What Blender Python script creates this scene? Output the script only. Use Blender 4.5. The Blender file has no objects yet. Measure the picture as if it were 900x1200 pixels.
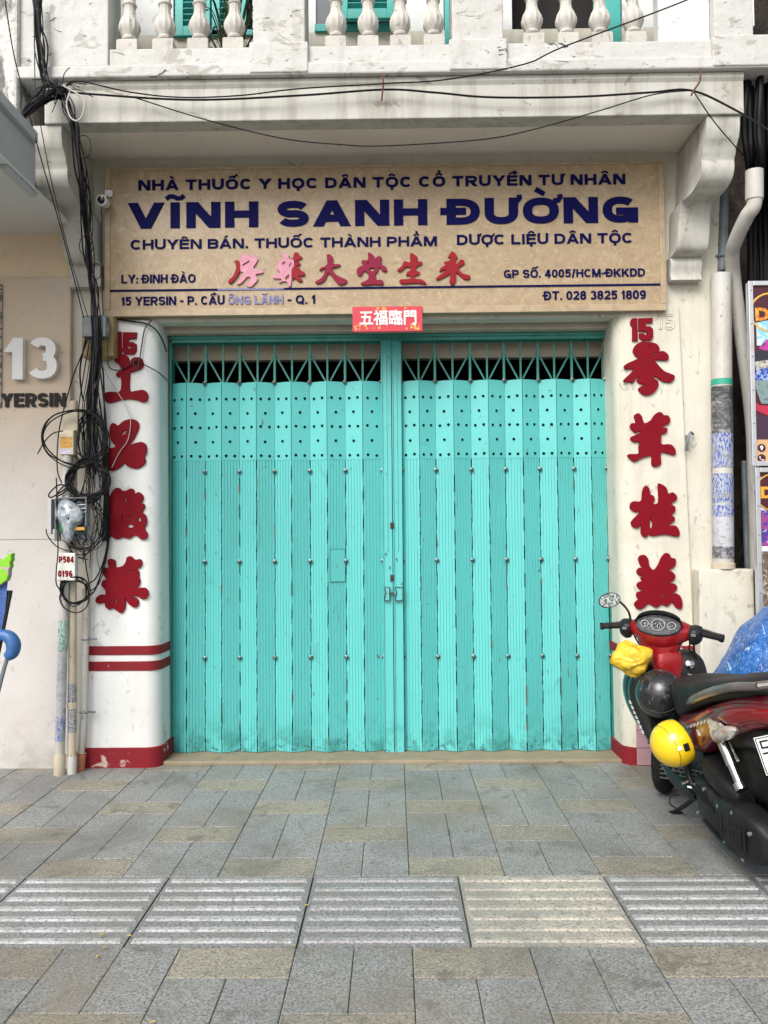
import bpy, bmesh, math, random
from mathutils import Vector, Matrix, noise as mnoise
R = random.Random(7)
SC = bpy.context.scene
COL = SC.collection
rad = math.radians
# ------------------------------------------------------------------ camera
F_PX, PITCH, YAW, ROLL = 960.0, 0.0345, 0.012, 0.008
CAM = Vector((0.0, -5.52, 1.5))
cf = Vector((-math.sin(YAW)*math.cos(PITCH), math.cos(YAW)*math.cos(PITCH), math.sin(PITCH)))
_r0 = Vector((math.cos(YAW), math.sin(YAW), 0)); _u0 = _r0.cross(cf)
cr = _r0*math.cos(ROLL) - _u0*math.sin(ROLL); cu = cr.cross(cf)
cam_d = bpy.data.cameras.new('camera'); cam = bpy.data.objects.new('camera', cam_d); COL.objects.link(cam)
cam_d.sensor_fit = 'VERTICAL'; cam_d.sensor_height = 36.0; cam_d.lens = F_PX/1200*36.0
cam_d.clip_start = 0.05; cam_d.clip_end = 500
cam.matrix_world = Matrix(((cr.x, cu.x, -cf.x, CAM.x), (cr.y, cu.y, -cf.y, CAM.y), (cr.z, cu.z, -cf.z, CAM.z), (0, 0, 0, 1)))
SC.camera = cam
# ------------------------------------------------------------------ light
SUN_EL, SUN_AZ = rad(42), rad(207)          # azimuth clockwise from +y (north)
w = bpy.data.worlds.new('World'); SC.world = w; w.use_nodes = True
nt = w.node_tree; nt.nodes.clear()
sky = nt.nodes.new('ShaderNodeTexSky'); sky.sky_type = 'NISHITA'; sky.sun_disc = False
sky.sun_elevation = SUN_EL; sky.sun_rotation = SUN_AZ; sky.air_density = 1.0; sky.dust_density = 4.0; sky.ozone_density = 1.0
hs = nt.nodes.new('ShaderNodeHueSaturation'); hs.inputs['Saturation'].default_value = 0.35
bg = nt.nodes.new('ShaderNodeBackground'); bg.inputs['Strength'].default_value = 0.145
wo = nt.nodes.new('ShaderNodeOutputWorld')
nt.links.new(sky.outputs[0], hs.inputs['Color']); nt.links.new(hs.outputs[0], bg.inputs[0]); nt.links.new(bg.outputs[0], wo.inputs[0])
sd = bpy.data.lights.new('sun', 'SUN'); sd.energy = 1.9; sd.angle = rad(34); sd.color = (1.0, 0.985, 0.96)
so = bpy.data.objects.new('sun', sd); COL.objects.link(so)
_sv = Vector((math.sin(SUN_AZ)*math.cos(SUN_EL), math.cos(SUN_AZ)*math.cos(SUN_EL), math.sin(SUN_EL)))
so.rotation_euler = (-_sv).to_track_quat('-Z', 'Y').to_euler(); so.location = (-4, -8, 9)
SC.view_settings.view_transform = 'Standard'; SC.view_settings.look = 'None'
SC.view_settings.exposure = 0.45; SC.view_settings.gamma = 1.0; SC.view_settings.use_curve_mapping = False

# ------------------------------------------------------------------ picture measurements -> world points
def ray(px, py): return cf + cr*((px-450)/F_PX) - cu*((py-600)/F_PX)
def U(px, py, y):
    d = ray(px, py); return CAM + d*((y-CAM.y)/d.y)
def G(px, py, z=0.0):
    d = ray(px, py); return CAM + d*((z-CAM.z)/d.z)
def UX(px, py, x):
    d = ray(px, py); return CAM + d*((x-CAM.x)/d.x)
def X(px, py, y): return U(px, py, y).x
def Z(py, y, px=458): return U(px, py, y).z

# ------------------------------------------------------------------ materials
def S(r, g, b):
    f = lambda c: (c/255/12.92) if c/255 <= 0.04045 else ((c/255+0.055)/1.055)**2.4
    return (f(r), f(g), f(b), 1.0)
def L(r, g, b): return (r, g, b, 1.0)
def mat(name, col, rough=0.6, metal=0.0, spec=0.5, coat=0.0, layers=(), bump=None, rvar=0.0, attr=False, trans=0.0, alpha=1.0):
    """layers: (scale, detail, lo, hi, colour, strength, (sx,sy,sz), distortion[, zlo, zhi])"""
    m = bpy.data.materials.new(name); m.use_nodes = True
    t = m.node_tree; n = t.nodes; bs = n['Principled BSDF']
    bs.inputs['Roughness'].default_value = rough; bs.inputs['Metallic'].default_value = metal
    bs.inputs['Specular IOR Level'].default_value = spec; bs.inputs['Coat Weight'].default_value = coat
    bs.inputs['Coat Roughness'].default_value = 0.08
    bs.inputs['Transmission Weight'].default_value = trans; bs.inputs['Alpha'].default_value = alpha
    geo = n.new('ShaderNodeNewGeometry')
    if attr:
        a = n.new('ShaderNodeVertexColor'); a.layer_name = 'tone'; cur = a.outputs['Color']
    else:
        c = n.new('ShaderNodeRGB'); c.outputs[0].default_value = col; cur = c.outputs[0]
    def scaled(sc):
        if sc == (1, 1, 1): return geo.outputs['Position']
        mp = n.new('ShaderNodeMapping'); mp.inputs['Scale'].default_value = sc
        t.links.new(geo.outputs['Position'], mp.inputs['Vector']); return mp.outputs[0]
    first = None
    for i, ly in enumerate(layers):
        scale, det, lo, hi, c2, st, sxyz, dist = ly[:8]
        nz = n.new('ShaderNodeTexNoise'); nz.inputs['Scale'].default_value = scale; nz.inputs['Detail'].default_value = det
        nz.inputs['Distortion'].default_value = dist; nz.inputs['Roughness'].default_value = 0.62
        t.links.new(scaled(sxyz), nz.inputs['Vector'])
        mr = n.new('ShaderNodeMapRange'); mr.inputs['From Min'].default_value = lo; mr.inputs['From Max'].default_value = hi
        mr.inputs['To Min'].default_value = 0.0; mr.inputs['To Max'].default_value = st
        t.links.new(nz.outputs['Fac'], mr.inputs['Value']); fac = mr.outputs[0]
        if len(ly) > 8:      # limited to a height band: fades from zlo (full) to zhi (none)
            sp = n.new('ShaderNodeSeparateXYZ'); t.links.new(geo.outputs['Position'], sp.inputs[0])
            m2 = n.new('ShaderNodeMapRange'); m2.inputs['From Min'].default_value = ly[8]; m2.inputs['From Max'].default_value = ly[9]
            m2.inputs['To Min'].default_value = 1.0; m2.inputs['To Max'].default_value = 0.0
            t.links.new(sp.outputs['Z'], m2.inputs['Value'])
            mu = n.new('ShaderNodeMath'); mu.operation = 'MULTIPLY'; t.links.new(fac, mu.inputs[0]); t.links.new(m2.outputs[0], mu.inputs[1]); fac = mu.outputs[0]
        mx = n.new('ShaderNodeMix'); mx.data_type = 'RGBA'
        t.links.new(fac, mx.inputs['Factor']); t.links.new(cur, mx.inputs['A']); mx.inputs['B'].default_value = c2
        cur = mx.outputs['Result']
        first = first or nz
    t.links.new(cur, bs.inputs['Base Color'])
    if rvar and first:
        mr = n.new('ShaderNodeMapRange'); mr.inputs['To Min'].default_value = max(0.02, rough-rvar); mr.inputs['To Max'].default_value = min(1, rough+rvar)
        t.links.new(first.outputs['Fac'], mr.inputs['Value']); t.links.new(mr.outputs[0], bs.inputs['Roughness'])
    if bump:
        nz = n.new('ShaderNodeTexNoise'); nz.inputs['Scale'].default_value = bump[0]; nz.inputs['Detail'].default_value = 6.0
        t.links.new(scaled(bump[3] if len(bump) > 3 else (1, 1, 1)), nz.inputs['Vector'])
        b = n.new('ShaderNodeBump'); b.inputs['Strength'].default_value = bump[1]; b.inputs['Distance'].default_value = bump[2]
        t.links.new(nz.outputs['Fac'], b.inputs['Height']); t.links.new(b.outputs[0], bs.inputs['Normal'])
    return m
O1 = (1, 1, 1)
STREAK = (1, 1, 0.12)
black = L(.012, .012, .012)
MT = {}
MT['plaster'] = mat('plaster_white', L(.69, .705, .69), .75, layers=[
    (1.6, 4, .42, .75, L(.60, .595, .56), .7, O1, .3), (7, 8, .50, .75, L(.56, .55, .51), .55, STREAK, .3), (14, 10, .60, .66, L(.40, .39, .36), .6, (1, 1, .6), 1.2),
    (55, 3, .70, .76, L(.18, .16, .13), .8, O1, 0), (5, 8, .60, .72, L(.36, .33, .29), .85, O1, .5, .10, .55)], bump=(9, .25, .02))
MT['plaster_cream'] = mat('plaster_cream', L(.60, .575, .49), .75, layers=[
    (1.8, 5, .4, .72, L(.52, .48, .38), .7, O1, .4), (9, 8, .50, .75, L(.40, .37, .30), .6, STREAK, .3), (12, 10, .60, .655, L(.30, .275, .23), .65, (1, 1, .5), 1.4),
    (48, 3, .72, .78, L(.15, .13, .1), .8, O1, 0), (6, 8, .57, .70, L(.30, .27, .22), .85, O1, .5, .15, .6)], bump=(7, .35, .025))
MT['balcony'] = mat('plaster_balcony', L(.55, .545, .52), .8, layers=[
    (2.5, 5, .42, .75, L(.47, .455, .415), .6, O1, .3), (9, 8, .52, .72, L(.38, .36, .32), .6, (1, 1, .3), .4),
    (4.5, 12, .575, .60, L(.36, .34, .30), .8, (1, 1, 1.6), 1.0), (5.5, 14, .64, .665, L(.045, .042, .04), .95, (.6, 1, 2.2), 1.8), (16, 10, .655, .68, L(.05, .045, .04), .9, (.5, 1, 1.6), 1.0),
    (60, 3, .68, .73, L(.1, .09, .08), .8, O1, 0)], bump=(14, .45, .02))
MT['beam'] = mat('plaster_beam', L(.51, .50, .455), .75, layers=[
    (2, 5, .4, .75, L(.43, .41, .36), .7, O1, .3), (12, 7, .46, .68, L(.30, .28, .235), .7, STREAK, .3), (7, 9, .62, .67, L(.20, .17, .13), .7, (1, 1, 1.6), 1.0), (50, 3, .70, .75, L(.12, .1, .08), .8, O1, 0)], bump=(10, .3, .015))
MT['soffit'] = mat('plaster_soffit', L(.80, .76, .67), .8, layers=[(2, 5, .4, .75, L(.70, .65, .55), .7, O1, .3), (14, 6, .6, .75, L(.5, .46, .4), .5, O1, .3)], bump=(10, .25, .01))
MT['baluster'] = mat('baluster_stone', L(.54, .52, .47), .8, layers=[(5, 5, .4, .7, L(.43, .40, .36), .8, O1, .3), (26, 8, .56, .66, L(.24, .22, .20), .75, (1, 1, .4), .5)], bump=(40, .4, .006))
MT['red'] = mat('red_letter_paint', L(.185, .003, .010), .6, spec=.12, layers=[(12, 5, .45, .8, L(.15, .004, .010), .8, O1, .2)], bump=(60, .15, .003))
MT['red_band'] = mat('red_band_paint', L(.20, .009, .016), .6, spec=.25, layers=[(9, 6, .45, .75, L(.16, .02, .024), .8, O1, .3), (5, 9, .62, .66, L(.55, .45, .4), .8, (1, 1, 1.5), .8), (40, 4, .70, .74, L(.6, .5, .45), .8, O1, 0)], bump=(30, .3, .006))
MT['gate'] = mat('gate_enamel', L(.10, .47, .452), .42, layers=[
    (1.3, 4, .42, .75, L(.082, .40, .385), .6, O1, .2), (16, 7, .55, .85, L(.075, .36, .34), .45, (1, 1, .08), .2), (10, 9, .62, .70, L(.07, .27, .25), .35, (1, 1, .5), 1.0),
    (130, 2, .755, .79, L(.05, .03, .02), .9, O1, 0), (22, 9, .66, .70, L(.10, .045, .02), .75, (1, 1, .5), .6),
    (24, 10, .54, .60, L(.03, .10, .16), .8, (1, 1, 1.2), .8, .05, .17), (9, 6, .46, .62, L(.03, .20, .18), .7, O1, .4, .03, .32)], bump=(30, .10, .003), rvar=.08)
MT['gate_dark'] = mat('gate_frame_enamel', L(.035, .26, .21), .45, layers=[(9, 6, .45, .8, L(.02, .13, .11), .8, O1, .2), (60, 4, .68, .74, L(.07, .035, .02), .9, O1, 0)], bump=(40, .15, .003))
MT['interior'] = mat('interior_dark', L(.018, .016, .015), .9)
MT['lintel'] = mat('lintel_plaster', L(.46, .42, .34), .85, layers=[(4, 6, .4, .75, L(.34, .30, .24), .8, O1, .3), (20, 8, .6, .68, L(.2, .18, .15), .8, (1, 1, 2), .6)], bump=(16, .5, .01))
MT['marble'] = mat('sign_marble', L(.37, .275, .165), .4, layers=[
    (5, 9, .40, .62, L(.295, .21, .115), .8, O1, 2.6), (13, 8, .54, .66, L(.46, .36, .24), .8, O1, 3.2), (26, 7, .56, .68, L(.19, .125, .065), .6, O1, 2.0)], spec=.5, rvar=.06)
MT['signframe'] = mat('sign_frame', L(.41, .31, .195), .4, layers=[(9, 7, .42, .7, L(.27, .20, .13), .8, O1, 1.5)])
MT['navy'] = mat('navy_letter', L(.003, .003, .055), .6, spec=.06, layers=[(20, 4, .5, .8, L(.006, .006, .08), .6, O1, 0)])
MT['faded'] = mat('faded_letter', L(.15, .15, .31), .5, layers=[(30, 5, .52, .62, L(.03, .03, .15), .6, O1, .3)])
MT['signred'] = mat('sign_red', L(.25, .003, .010), .5, spec=.2)
MT['signcrim'] = mat('sign_crimson', L(.21, .004, .032), .5, spec=.2)
MT['signpink'] = mat('sign_pink', L(.50, .19, .26), .4, layers=[(30, 4, .5, .8, L(.70, .35, .42), .6, O1, 0)])
MT['tan'] = mat('tan_paint', L(.76, .61, .43), .75, layers=[(1.4, 5, .4, .75, L(.64, .51, .36), .7, O1, .3), (14, 6, .5, .8, L(.44, .35, .25), .4, O1, .3)], bump=(8, .15, .01))
MT['pilaster'] = mat('pilaster_paint', L(.60, .485, .365), .75, layers=[
    (.9, 3, .2, .35, L(.54, .515, .49), 1.0, O1, 0, 1.75, 2.5), (1.5, 5, .42, .75, L(.44, .40, .37), .6, O1, .3),
    (26, 7, .62, .68, L(.36, .32, .28), .6, (1, 1, .6), .4), (4, 8, .45, .66, L(.30, .28, .26), .75, O1, .6, .02, .55)], bump=(12, .25, .012))
MT['stained'] = mat('stained_wall', L(.62, .60, .56), .85, layers=[(7, 10, .50, .60, L(.10, .095, .09), .9, (1, 1, .5), .8), (30, 6, .55, .65, L(.25, .23, .21), .7, O1, .4)], bump=(20, .6, .02))
MT['greypanel'] = mat('grey_panel', L(.44, .46, .475), .45, layers=[(3, 5, .4, .75, L(.33, .36, .38), .7, O1, .3)])
MT['greyceil'] = mat('grey_ceiling', L(.62, .61, .58), .8)
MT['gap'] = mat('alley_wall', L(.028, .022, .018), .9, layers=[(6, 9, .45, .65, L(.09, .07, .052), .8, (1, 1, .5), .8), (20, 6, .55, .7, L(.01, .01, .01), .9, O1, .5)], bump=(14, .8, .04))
MT['recess'] = mat('recess_shade_plaster', L(.42, .39, .34), .85, layers=[(6, 7, .45, .7, L(.30, .27, .23), .8, STREAK, .3)], bump=(14, .4, .015))  # base darkened with the shade of the gap between the fronts
MT['pvc'] = mat('pvc_pipe', L(.50, .485, .45), .5, layers=[(6, 7, .45, .75, L(.36, .325, .27), .8, (1, 1, .4), .4), (40, 7, .62, .68, L(.16, .14, .12), .8, (1, 1, .5), .4)], bump=(20, .1, .003))
MT['pvc_yel'] = mat('pvc_old', L(.50, .44, .33), .55, layers=[(8, 8, .45, .7, L(.34, .28, .2), .9, (1, 1, .4), .5), (35, 6, .64, .70, L(.1, .08, .06), .8, O1, .3)])
MT['pvc_grey'] = mat('pipe_grey', L(.16, .18, .20), .5, layers=[(9, 7, .45, .7, L(.09, .10, .11), .8, O1, .3)])
MT['orange'] = mat('corrugated_orange', L(.44, .17, .08), .6, layers=[(20, 6, .5, .7, L(.3, .12, .06), .8, O1, .3)])
MT['cable'] = mat('cable_black', L(.006, .006, .007), .5, spec=.25)
MT['cable_grey'] = mat('cable_grey', L(.045, .045, .05), .5, spec=.3)
MT['cable_white'] = mat('cable_white', L(.45, .43, .40), .5)
MT['bolt'] = mat('bolt_steel', L(.20, .21, .20), .38, metal=1.0, layers=[(70, 5, .5, .6, L(.06, .05, .045), .8, O1, .2)])
MT['steel'] = mat('steel', L(.45, .45, .44), .32, metal=1.0, layers=[(40, 5, .5, .7, L(.25, .23, .21), .7, O1, .2)])
MT['chrome'] = mat('chrome', L(.62, .62, .62), .14, metal=1.0, layers=[(30, 6, .5, .7, L(.35, .33, .30), .7, O1, .3)])
MT['alu'] = mat('aluminium', L(.60, .61, .63), .38, metal=.7, layers=[(8, 6, .5, .75, L(.40, .40, .40), .6, O1, .3)])
MT['white'] = mat('white_plastic', L(.72, .72, .71), .35)
MT['blackpl'] = mat('black_plastic', L(.010, .010, .011), .45, spec=.35, layers=[(14, 7, .5, .75, L(.035, .034, .032), .55, O1, .3)], bump=(220, .08, .001))
MT['blackgloss'] = mat('black_gloss', L(.010, .010, .011), .16, coat=.4)
MT['rubber'] = mat('tyre_rubber', L(.010, .010, .010), .75, spec=.2, layers=[(16, 6, .5, .7, L(.04, .035, .032), .6, O1, .3)], bump=(60, .2, .004))
MT['teal'] = mat('teal_shutter', L(.05, .40, .36), .5, layers=[(7, 6, .45, .8, L(.04, .30, .27), .7, O1, .2)])
MT['navyglass'] = mat('window_glass', L(.10, .11, .12), .1)
MT['leaf'] = mat('plant_leaf', L(.030, .055, .018), .5, layers=[(8, 3, .4, .7, L(.07, .10, .03), .7, O1, 0)])

# ------------------------------------------------------------------ mesh helpers
def cat(pts, n=8, closed=False):
    """Catmull-Rom through points of any dimension"""
    P = [Vector(p) for p in pts]; m = len(P); out = []
    rng = m if closed else m-1
    for i in range(rng):
        if closed: p0, p1, p2, p3 = P[(i-1) % m], P[i], P[(i+1) % m], P[(i+2) % m]
        else: p0, p1, p2, p3 = P[max(i-1, 0)], P[i], P[i+1], P[min(i+2, m-1)]
        for k in range(n):
            t = k/n
            out.append(0.5*((2*p1)+(p2-p0)*t+(2*p0-5*p1+4*p2-p3)*t*t+(3*p1-p0-3*p2+p3)*t*t*t))
    if not closed: out.append(P[-1].copy())
    return out
class MB:
    def __init__(s): s.v = []; s.f = []; s.c = []
    def add(s, vs, fs, tone=None):
        o = len(s.v); s.v += [Vector(p) for p in vs]; s.f += [tuple(i+o for i in f) for f in fs]; s.c += [tone]*len(fs); return s
    def box(s, x0, x1, y0, y1, z0, z1, tone=None):
        if x0 > x1: x0, x1 = x1, x0
        if y0 > y1: y0, y1 = y1, y0
        if z0 > z1: z0, z1 = z1, z0
        vs = [(x, y, z) for z in (z0, z1) for y in (y0, y1) for x in (x0, x1)]
        return s.add(vs, [(0, 2, 3, 1), (4, 5, 7, 6), (0, 1, 5, 4), (2, 6, 7, 3), (0, 4, 6, 2), (1, 3, 7, 5)], tone)
    def obox(s, c, ax, ay, az, tone=None):
        """box by centre and three half-axis vectors"""
        c, ax, ay, az = Vector(c), Vector(ax), Vector(ay), Vector(az)
        vs = [c+ax*i+ay*j+az*k for k in (-1, 1) for j in (-1, 1) for i in (-1, 1)]
        return s.add(vs, [(0, 2, 3, 1), (4, 5, 7, 6), (0, 1, 5, 4), (2, 6, 7, 3), (0, 4, 6, 2), (1, 3, 7, 5)], tone)
    def loft(s, rings, caps=True, closed=True):
        n = len(rings[0]); vs = [p for r in rings for p in r]; fs = []
        for i in range(len(rings)-1):
            for j in range(n if closed else n-1):
                a = i*n+j; b = i*n+(j+1) % n; fs.append((a, b, b+n, a+n))
        if caps: fs.append(tuple(range(n))[::-1]); fs.append(tuple((len(rings)-1)*n+j for j in range(n)))
        return s.add(vs, fs)
    def prism(s, outline, d):
        d = Vector(d); a = [Vector(p) for p in outline]; return s.loft([a, [p+d for p in a]])
    def tube(s, pts, r, n=8, smooth=0, caps=True):
        P = cat(pts, smooth) if smooth else [Vector(p) for p in pts]
        rr = r if isinstance(r, (list, tuple)) else None
        T = []
        for i in range(len(P)):
            t = P[min(i+1, len(P)-1)]-P[max(i-1, 0)]
            T.append(t.normalized() if t.length > 1e-9 else Vector((0, 0, 1)))
        ref = Vector((0, 0, 1)) if abs(T[0].z) < .9 else Vector((1, 0, 0))
        u = T[0].cross(ref).normalized(); rings = []
        for i, p in enumerate(P):
            u = (u-T[i]*u.dot(T[i]));
            u = u.normalized() if u.length > 1e-6 else T[i].orthogonal().normalized()
            v = T[i].cross(u)
            if rr:
                q = i/(len(P)-1)*(len(rr)-1); k = min(int(q), len(rr)-2); ri = rr[k]+(rr[k+1]-rr[k])*(q-k)
            else: ri = r
            rings.append([p+(u*math.cos(a)+v*math.sin(a))*ri for a in [2*math.pi*j/n for j in range(n)]])
        return s.loft(rings, caps)
    def lathe(s, c, prof, n=24, axis=(0, 0, 1), caps=True):
        """prof: (radius, height) pairs along axis from c"""
        c = Vector(c); A = Vector(axis).normalized(); u = A.orthogonal().normalized(); v = A.cross(u); rings = []
        for (r, h, *k) in prof:
            rings.append([c+A*h+(u*math.cos(a)+v*math.sin(a))*(r*(1+(k[0]*math.cos(a*12) if k else 0))) for a in [2*math.pi*j/n for j in range(n)]])
        return s.loft(rings, caps)
    def torus(s, c, axis, r1, r2, n=32, m=10, squash=1.0):
        c = Vector(c); A = Vector(axis).normalized(); u = A.orthogonal().normalized(); v = A.cross(u); vs = []; fs = []
        for i in range(n):
            a = 2*math.pi*i/n; d = u*math.cos(a)+v*math.sin(a)
            for j in range(m):
                b = 2*math.pi*j/m; vs.append(c+d*(r1+r2*math.cos(b))+A*(r2*squash*math.sin(b)))
        for i in range(n):
            for j in range(m): fs.append((i*m+j, ((i+1) % n)*m+j, ((i+1) % n)*m+(j+1) % m, i*m+(j+1) % m))
        return s.add(vs, fs)
    def ball(s, c, rx, ry=None, rz=None, n=20, m=12):
        ry = ry or rx; rz = rz or rx; c = Vector(c); rings = []
        for i in range(m+1):
            t = math.pi*i/m; q = max(math.sin(t), .002)
            rings.append([c+Vector((rx*q*math.cos(2*math.pi*j/n), ry*q*math.sin(2*math.pi*j/n), -rz*math.cos(t))) for j in range(n)])
        return s.loft(rings)
    def build(s, name, m, parent=None, smooth=False, bevel=0.0, sub=0, solid=0.0, angle=35, fix=True):
        me = bpy.data.meshes.new(name)
        if parent is not None:
            base = world_loc(parent)
        else:
            xs = [p.x for p in s.v]; ys = [p.y for p in s.v]; base = Vector(((min(xs)+max(xs))/2, (min(ys)+max(ys))/2, min(p.z for p in s.v)))
        me.from_pydata([tuple(p-base) for p in s.v], [], s.f)
        if any(c is not None for c in s.c):
            at = me.color_attributes.new('tone', 'FLOAT_COLOR', 'CORNER'); k = 0
            for fi, f in enumerate(s.f):
                c = s.c[fi] or (1, 1, 1, 1)
                for _ in f: at.data[k].color = c; k += 1
        if fix:
            bm = bmesh.new(); bm.from_mesh(me); bmesh.ops.recalc_face_normals(bm, faces=bm.faces); bm.to_mesh(me); bm.free()
        me.update()
        ob = bpy.data.objects.new(name, me); COL.objects.link(ob)
        ob.location = (0, 0, 0) if parent is not None else base
        if parent is not None: ob.parent = parent
        me.materials.append(m)
        if smooth:
            me.shade_smooth() if hasattr(me, 'shade_smooth') else None
            if not sub and angle < 180: me.set_sharp_from_angle(angle=rad(angle))
        if solid:
            q = ob.modifiers.new('solid', 'SOLIDIFY'); q.thickness = solid; q.offset = 0
        if sub:
            q = ob.modifiers.new('sub', 'SUBSURF'); q.levels = sub; q.render_levels = sub
        if bevel:
            q = ob.modifiers.new('bevel', 'BEVEL'); q.width = bevel; q.segments = 2; q.limit_method = 'ANGLE'; q.angle_limit = rad(40)
        return ob
def world_loc(o):
    p = Vector((0, 0, 0))
    while o is not None: p += Vector(o.location); o = o.parent
    return p
def tag(o, label=None, catg=None, group=None, kind=None):
    if label: o['label'] = label
    if catg: o['category'] = catg
    if group: o['group'] = group
    if kind: o['kind'] = kind
    return o
def thing(name, label, catg, loc, group=None):
    o = bpy.data.objects.new(name, None); COL.objects.link(o); o.location = loc; o.empty_display_size = .1
    return tag(o, label, catg, group)
def copy_part(o, parent, loc):
    c = o.copy(); COL.objects.link(c); c.parent = parent; c.location = loc; return c
def to_mesh_points(curve):
    o = bpy.data.objects.new('tmp', curve); COL.objects.link(o)
    dg = bpy.context.evaluated_depsgraph_get(); me = bpy.data.meshes.new_from_object(o.evaluated_get(dg))
    vs = [v.co.copy() for v in me.vertices]; fs = [tuple(p.vertices) for p in me.polygons]
    bpy.data.objects.remove(o); bpy.data.meshes.remove(me); bpy.data.curves.remove(curve)
    return vs, fs
def flat_shape(outlines, depth=0.006, bev=0.0):
    """filled 2D outlines (first outer, rest holes) -> verts, faces, z = thickness"""
    c = bpy.data.curves.new('shape', 'CURVE'); c.dimensions = '2D'; c.fill_mode = 'BOTH'; c.extrude = depth/2; c.bevel_depth = bev; c.bevel_resolution = 1
    for o in outlines:
        sp = c.splines.new('POLY'); sp.points.add(len(o)-1); sp.use_cyclic_u = True
        for i, p in enumerate(o): sp.points[i].co = (p[0], p[1], 0, 1)
    return to_mesh_points(c)
def stand(vs, y_front, depth):
    """2D shape drawn in (x, z), thickness towards -y, front face at y_front"""
    return [Vector((p.x, y_front+depth/2-p.z, p.y)) for p in vs]
def sign_shape(name, outlines, org, scale, y, depth, m, parent, smooth=3, bev=0.0):
    """outlines measured in an enlarged view of the photograph: org + point/scale = picture pixel; stood on the plane y"""
    res = []
    for o in outlines:
        q = [U(org[0]+p[0]/scale, org[1]+p[1]/scale, y) for p in o]
        q = [(p.x, p.z) for p in q]
        q = [tuple(p) for p in cat(q, smooth, True)] if smooth else q
        res.append(q)
    vs, fs = flat_shape(res, depth, bev)
    return MB().add(stand(vs, y, depth), fs).build(name, m, parent, fix=True)
def text_points(body, offset=0.0, extrude=0.0):
    c = bpy.data.curves.new('txt', 'FONT'); c.body = body; c.extrude = max(extrude-offset, 0); c.bevel_depth = offset; c.bevel_resolution = 0; c.resolution_u = 4
    return to_mesh_points(c)
_cap = {}
def text_cjk(name, body, x0, x1, zb, cap, y, depth, m, parent, offset=0.02, shear=0.0):
    """lettering stood on plane y between x0 and x1, baseline zb, capital height cap"""
    if offset not in _cap:
        vs, _ = text_points('H', offset, .5); _cap[offset] = (min(v.y for v in vs), max(v.y for v in vs))
    lo, hi = _cap[offset]
    vs, fs = text_points(body, offset, 0.5)
    a = min(v.x for v in vs); b = max(v.x for v in vs)
    out = [Vector((x0+(v.x-a)/(b-a)*(x1-x0)+shear*((v.y-lo)/(hi-lo)), y+depth/2-v.z*depth, zb+(v.y-lo)/(hi-lo)*cap)) for v in vs]
    return MB().add(out, fs).build(name, m, parent)

# ------------------------------------------------------------------ heavy grotesque capitals drawn as strokes
import unicodedata
def arc(cx, cy, rx, ry, a0, a1, n=14):
    out = []
    for k in range(n+1):
        a = rad(a0+(a1-a0)*k/n); c, s_ = math.cos(a), math.sin(a); e = .86
        out.append((cx+rx*math.copysign(abs(c)**e, c), cy+ry*math.copysign(abs(s_)**e, s_)))
    return out
V = lambda x, a=0, b=1: ('v', x, a, b)
H = lambda x0, x1, y: ('h', x0, x1, y)
D = lambda x0, y0, x1, y1: ('d', x0, y0, x1, y1)
Pl = lambda *p: ('p', list(p), False)
O_ = ('p', arc(.5, .5, .5, .5, 0, 360, 32)[:-1], True)
_s = arc(.5, .745, .5, .255, 20, 262, 14)+arc(.5, .255, .5, .255, 82, -160, 14)
_bowl = lambda y0, y1, xs: [(0, y1)]+arc(xs, (y0+y1)/2, 1-xs, (y1-y0)/2, 90, -90, 10)+[(0, y0)]
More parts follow.
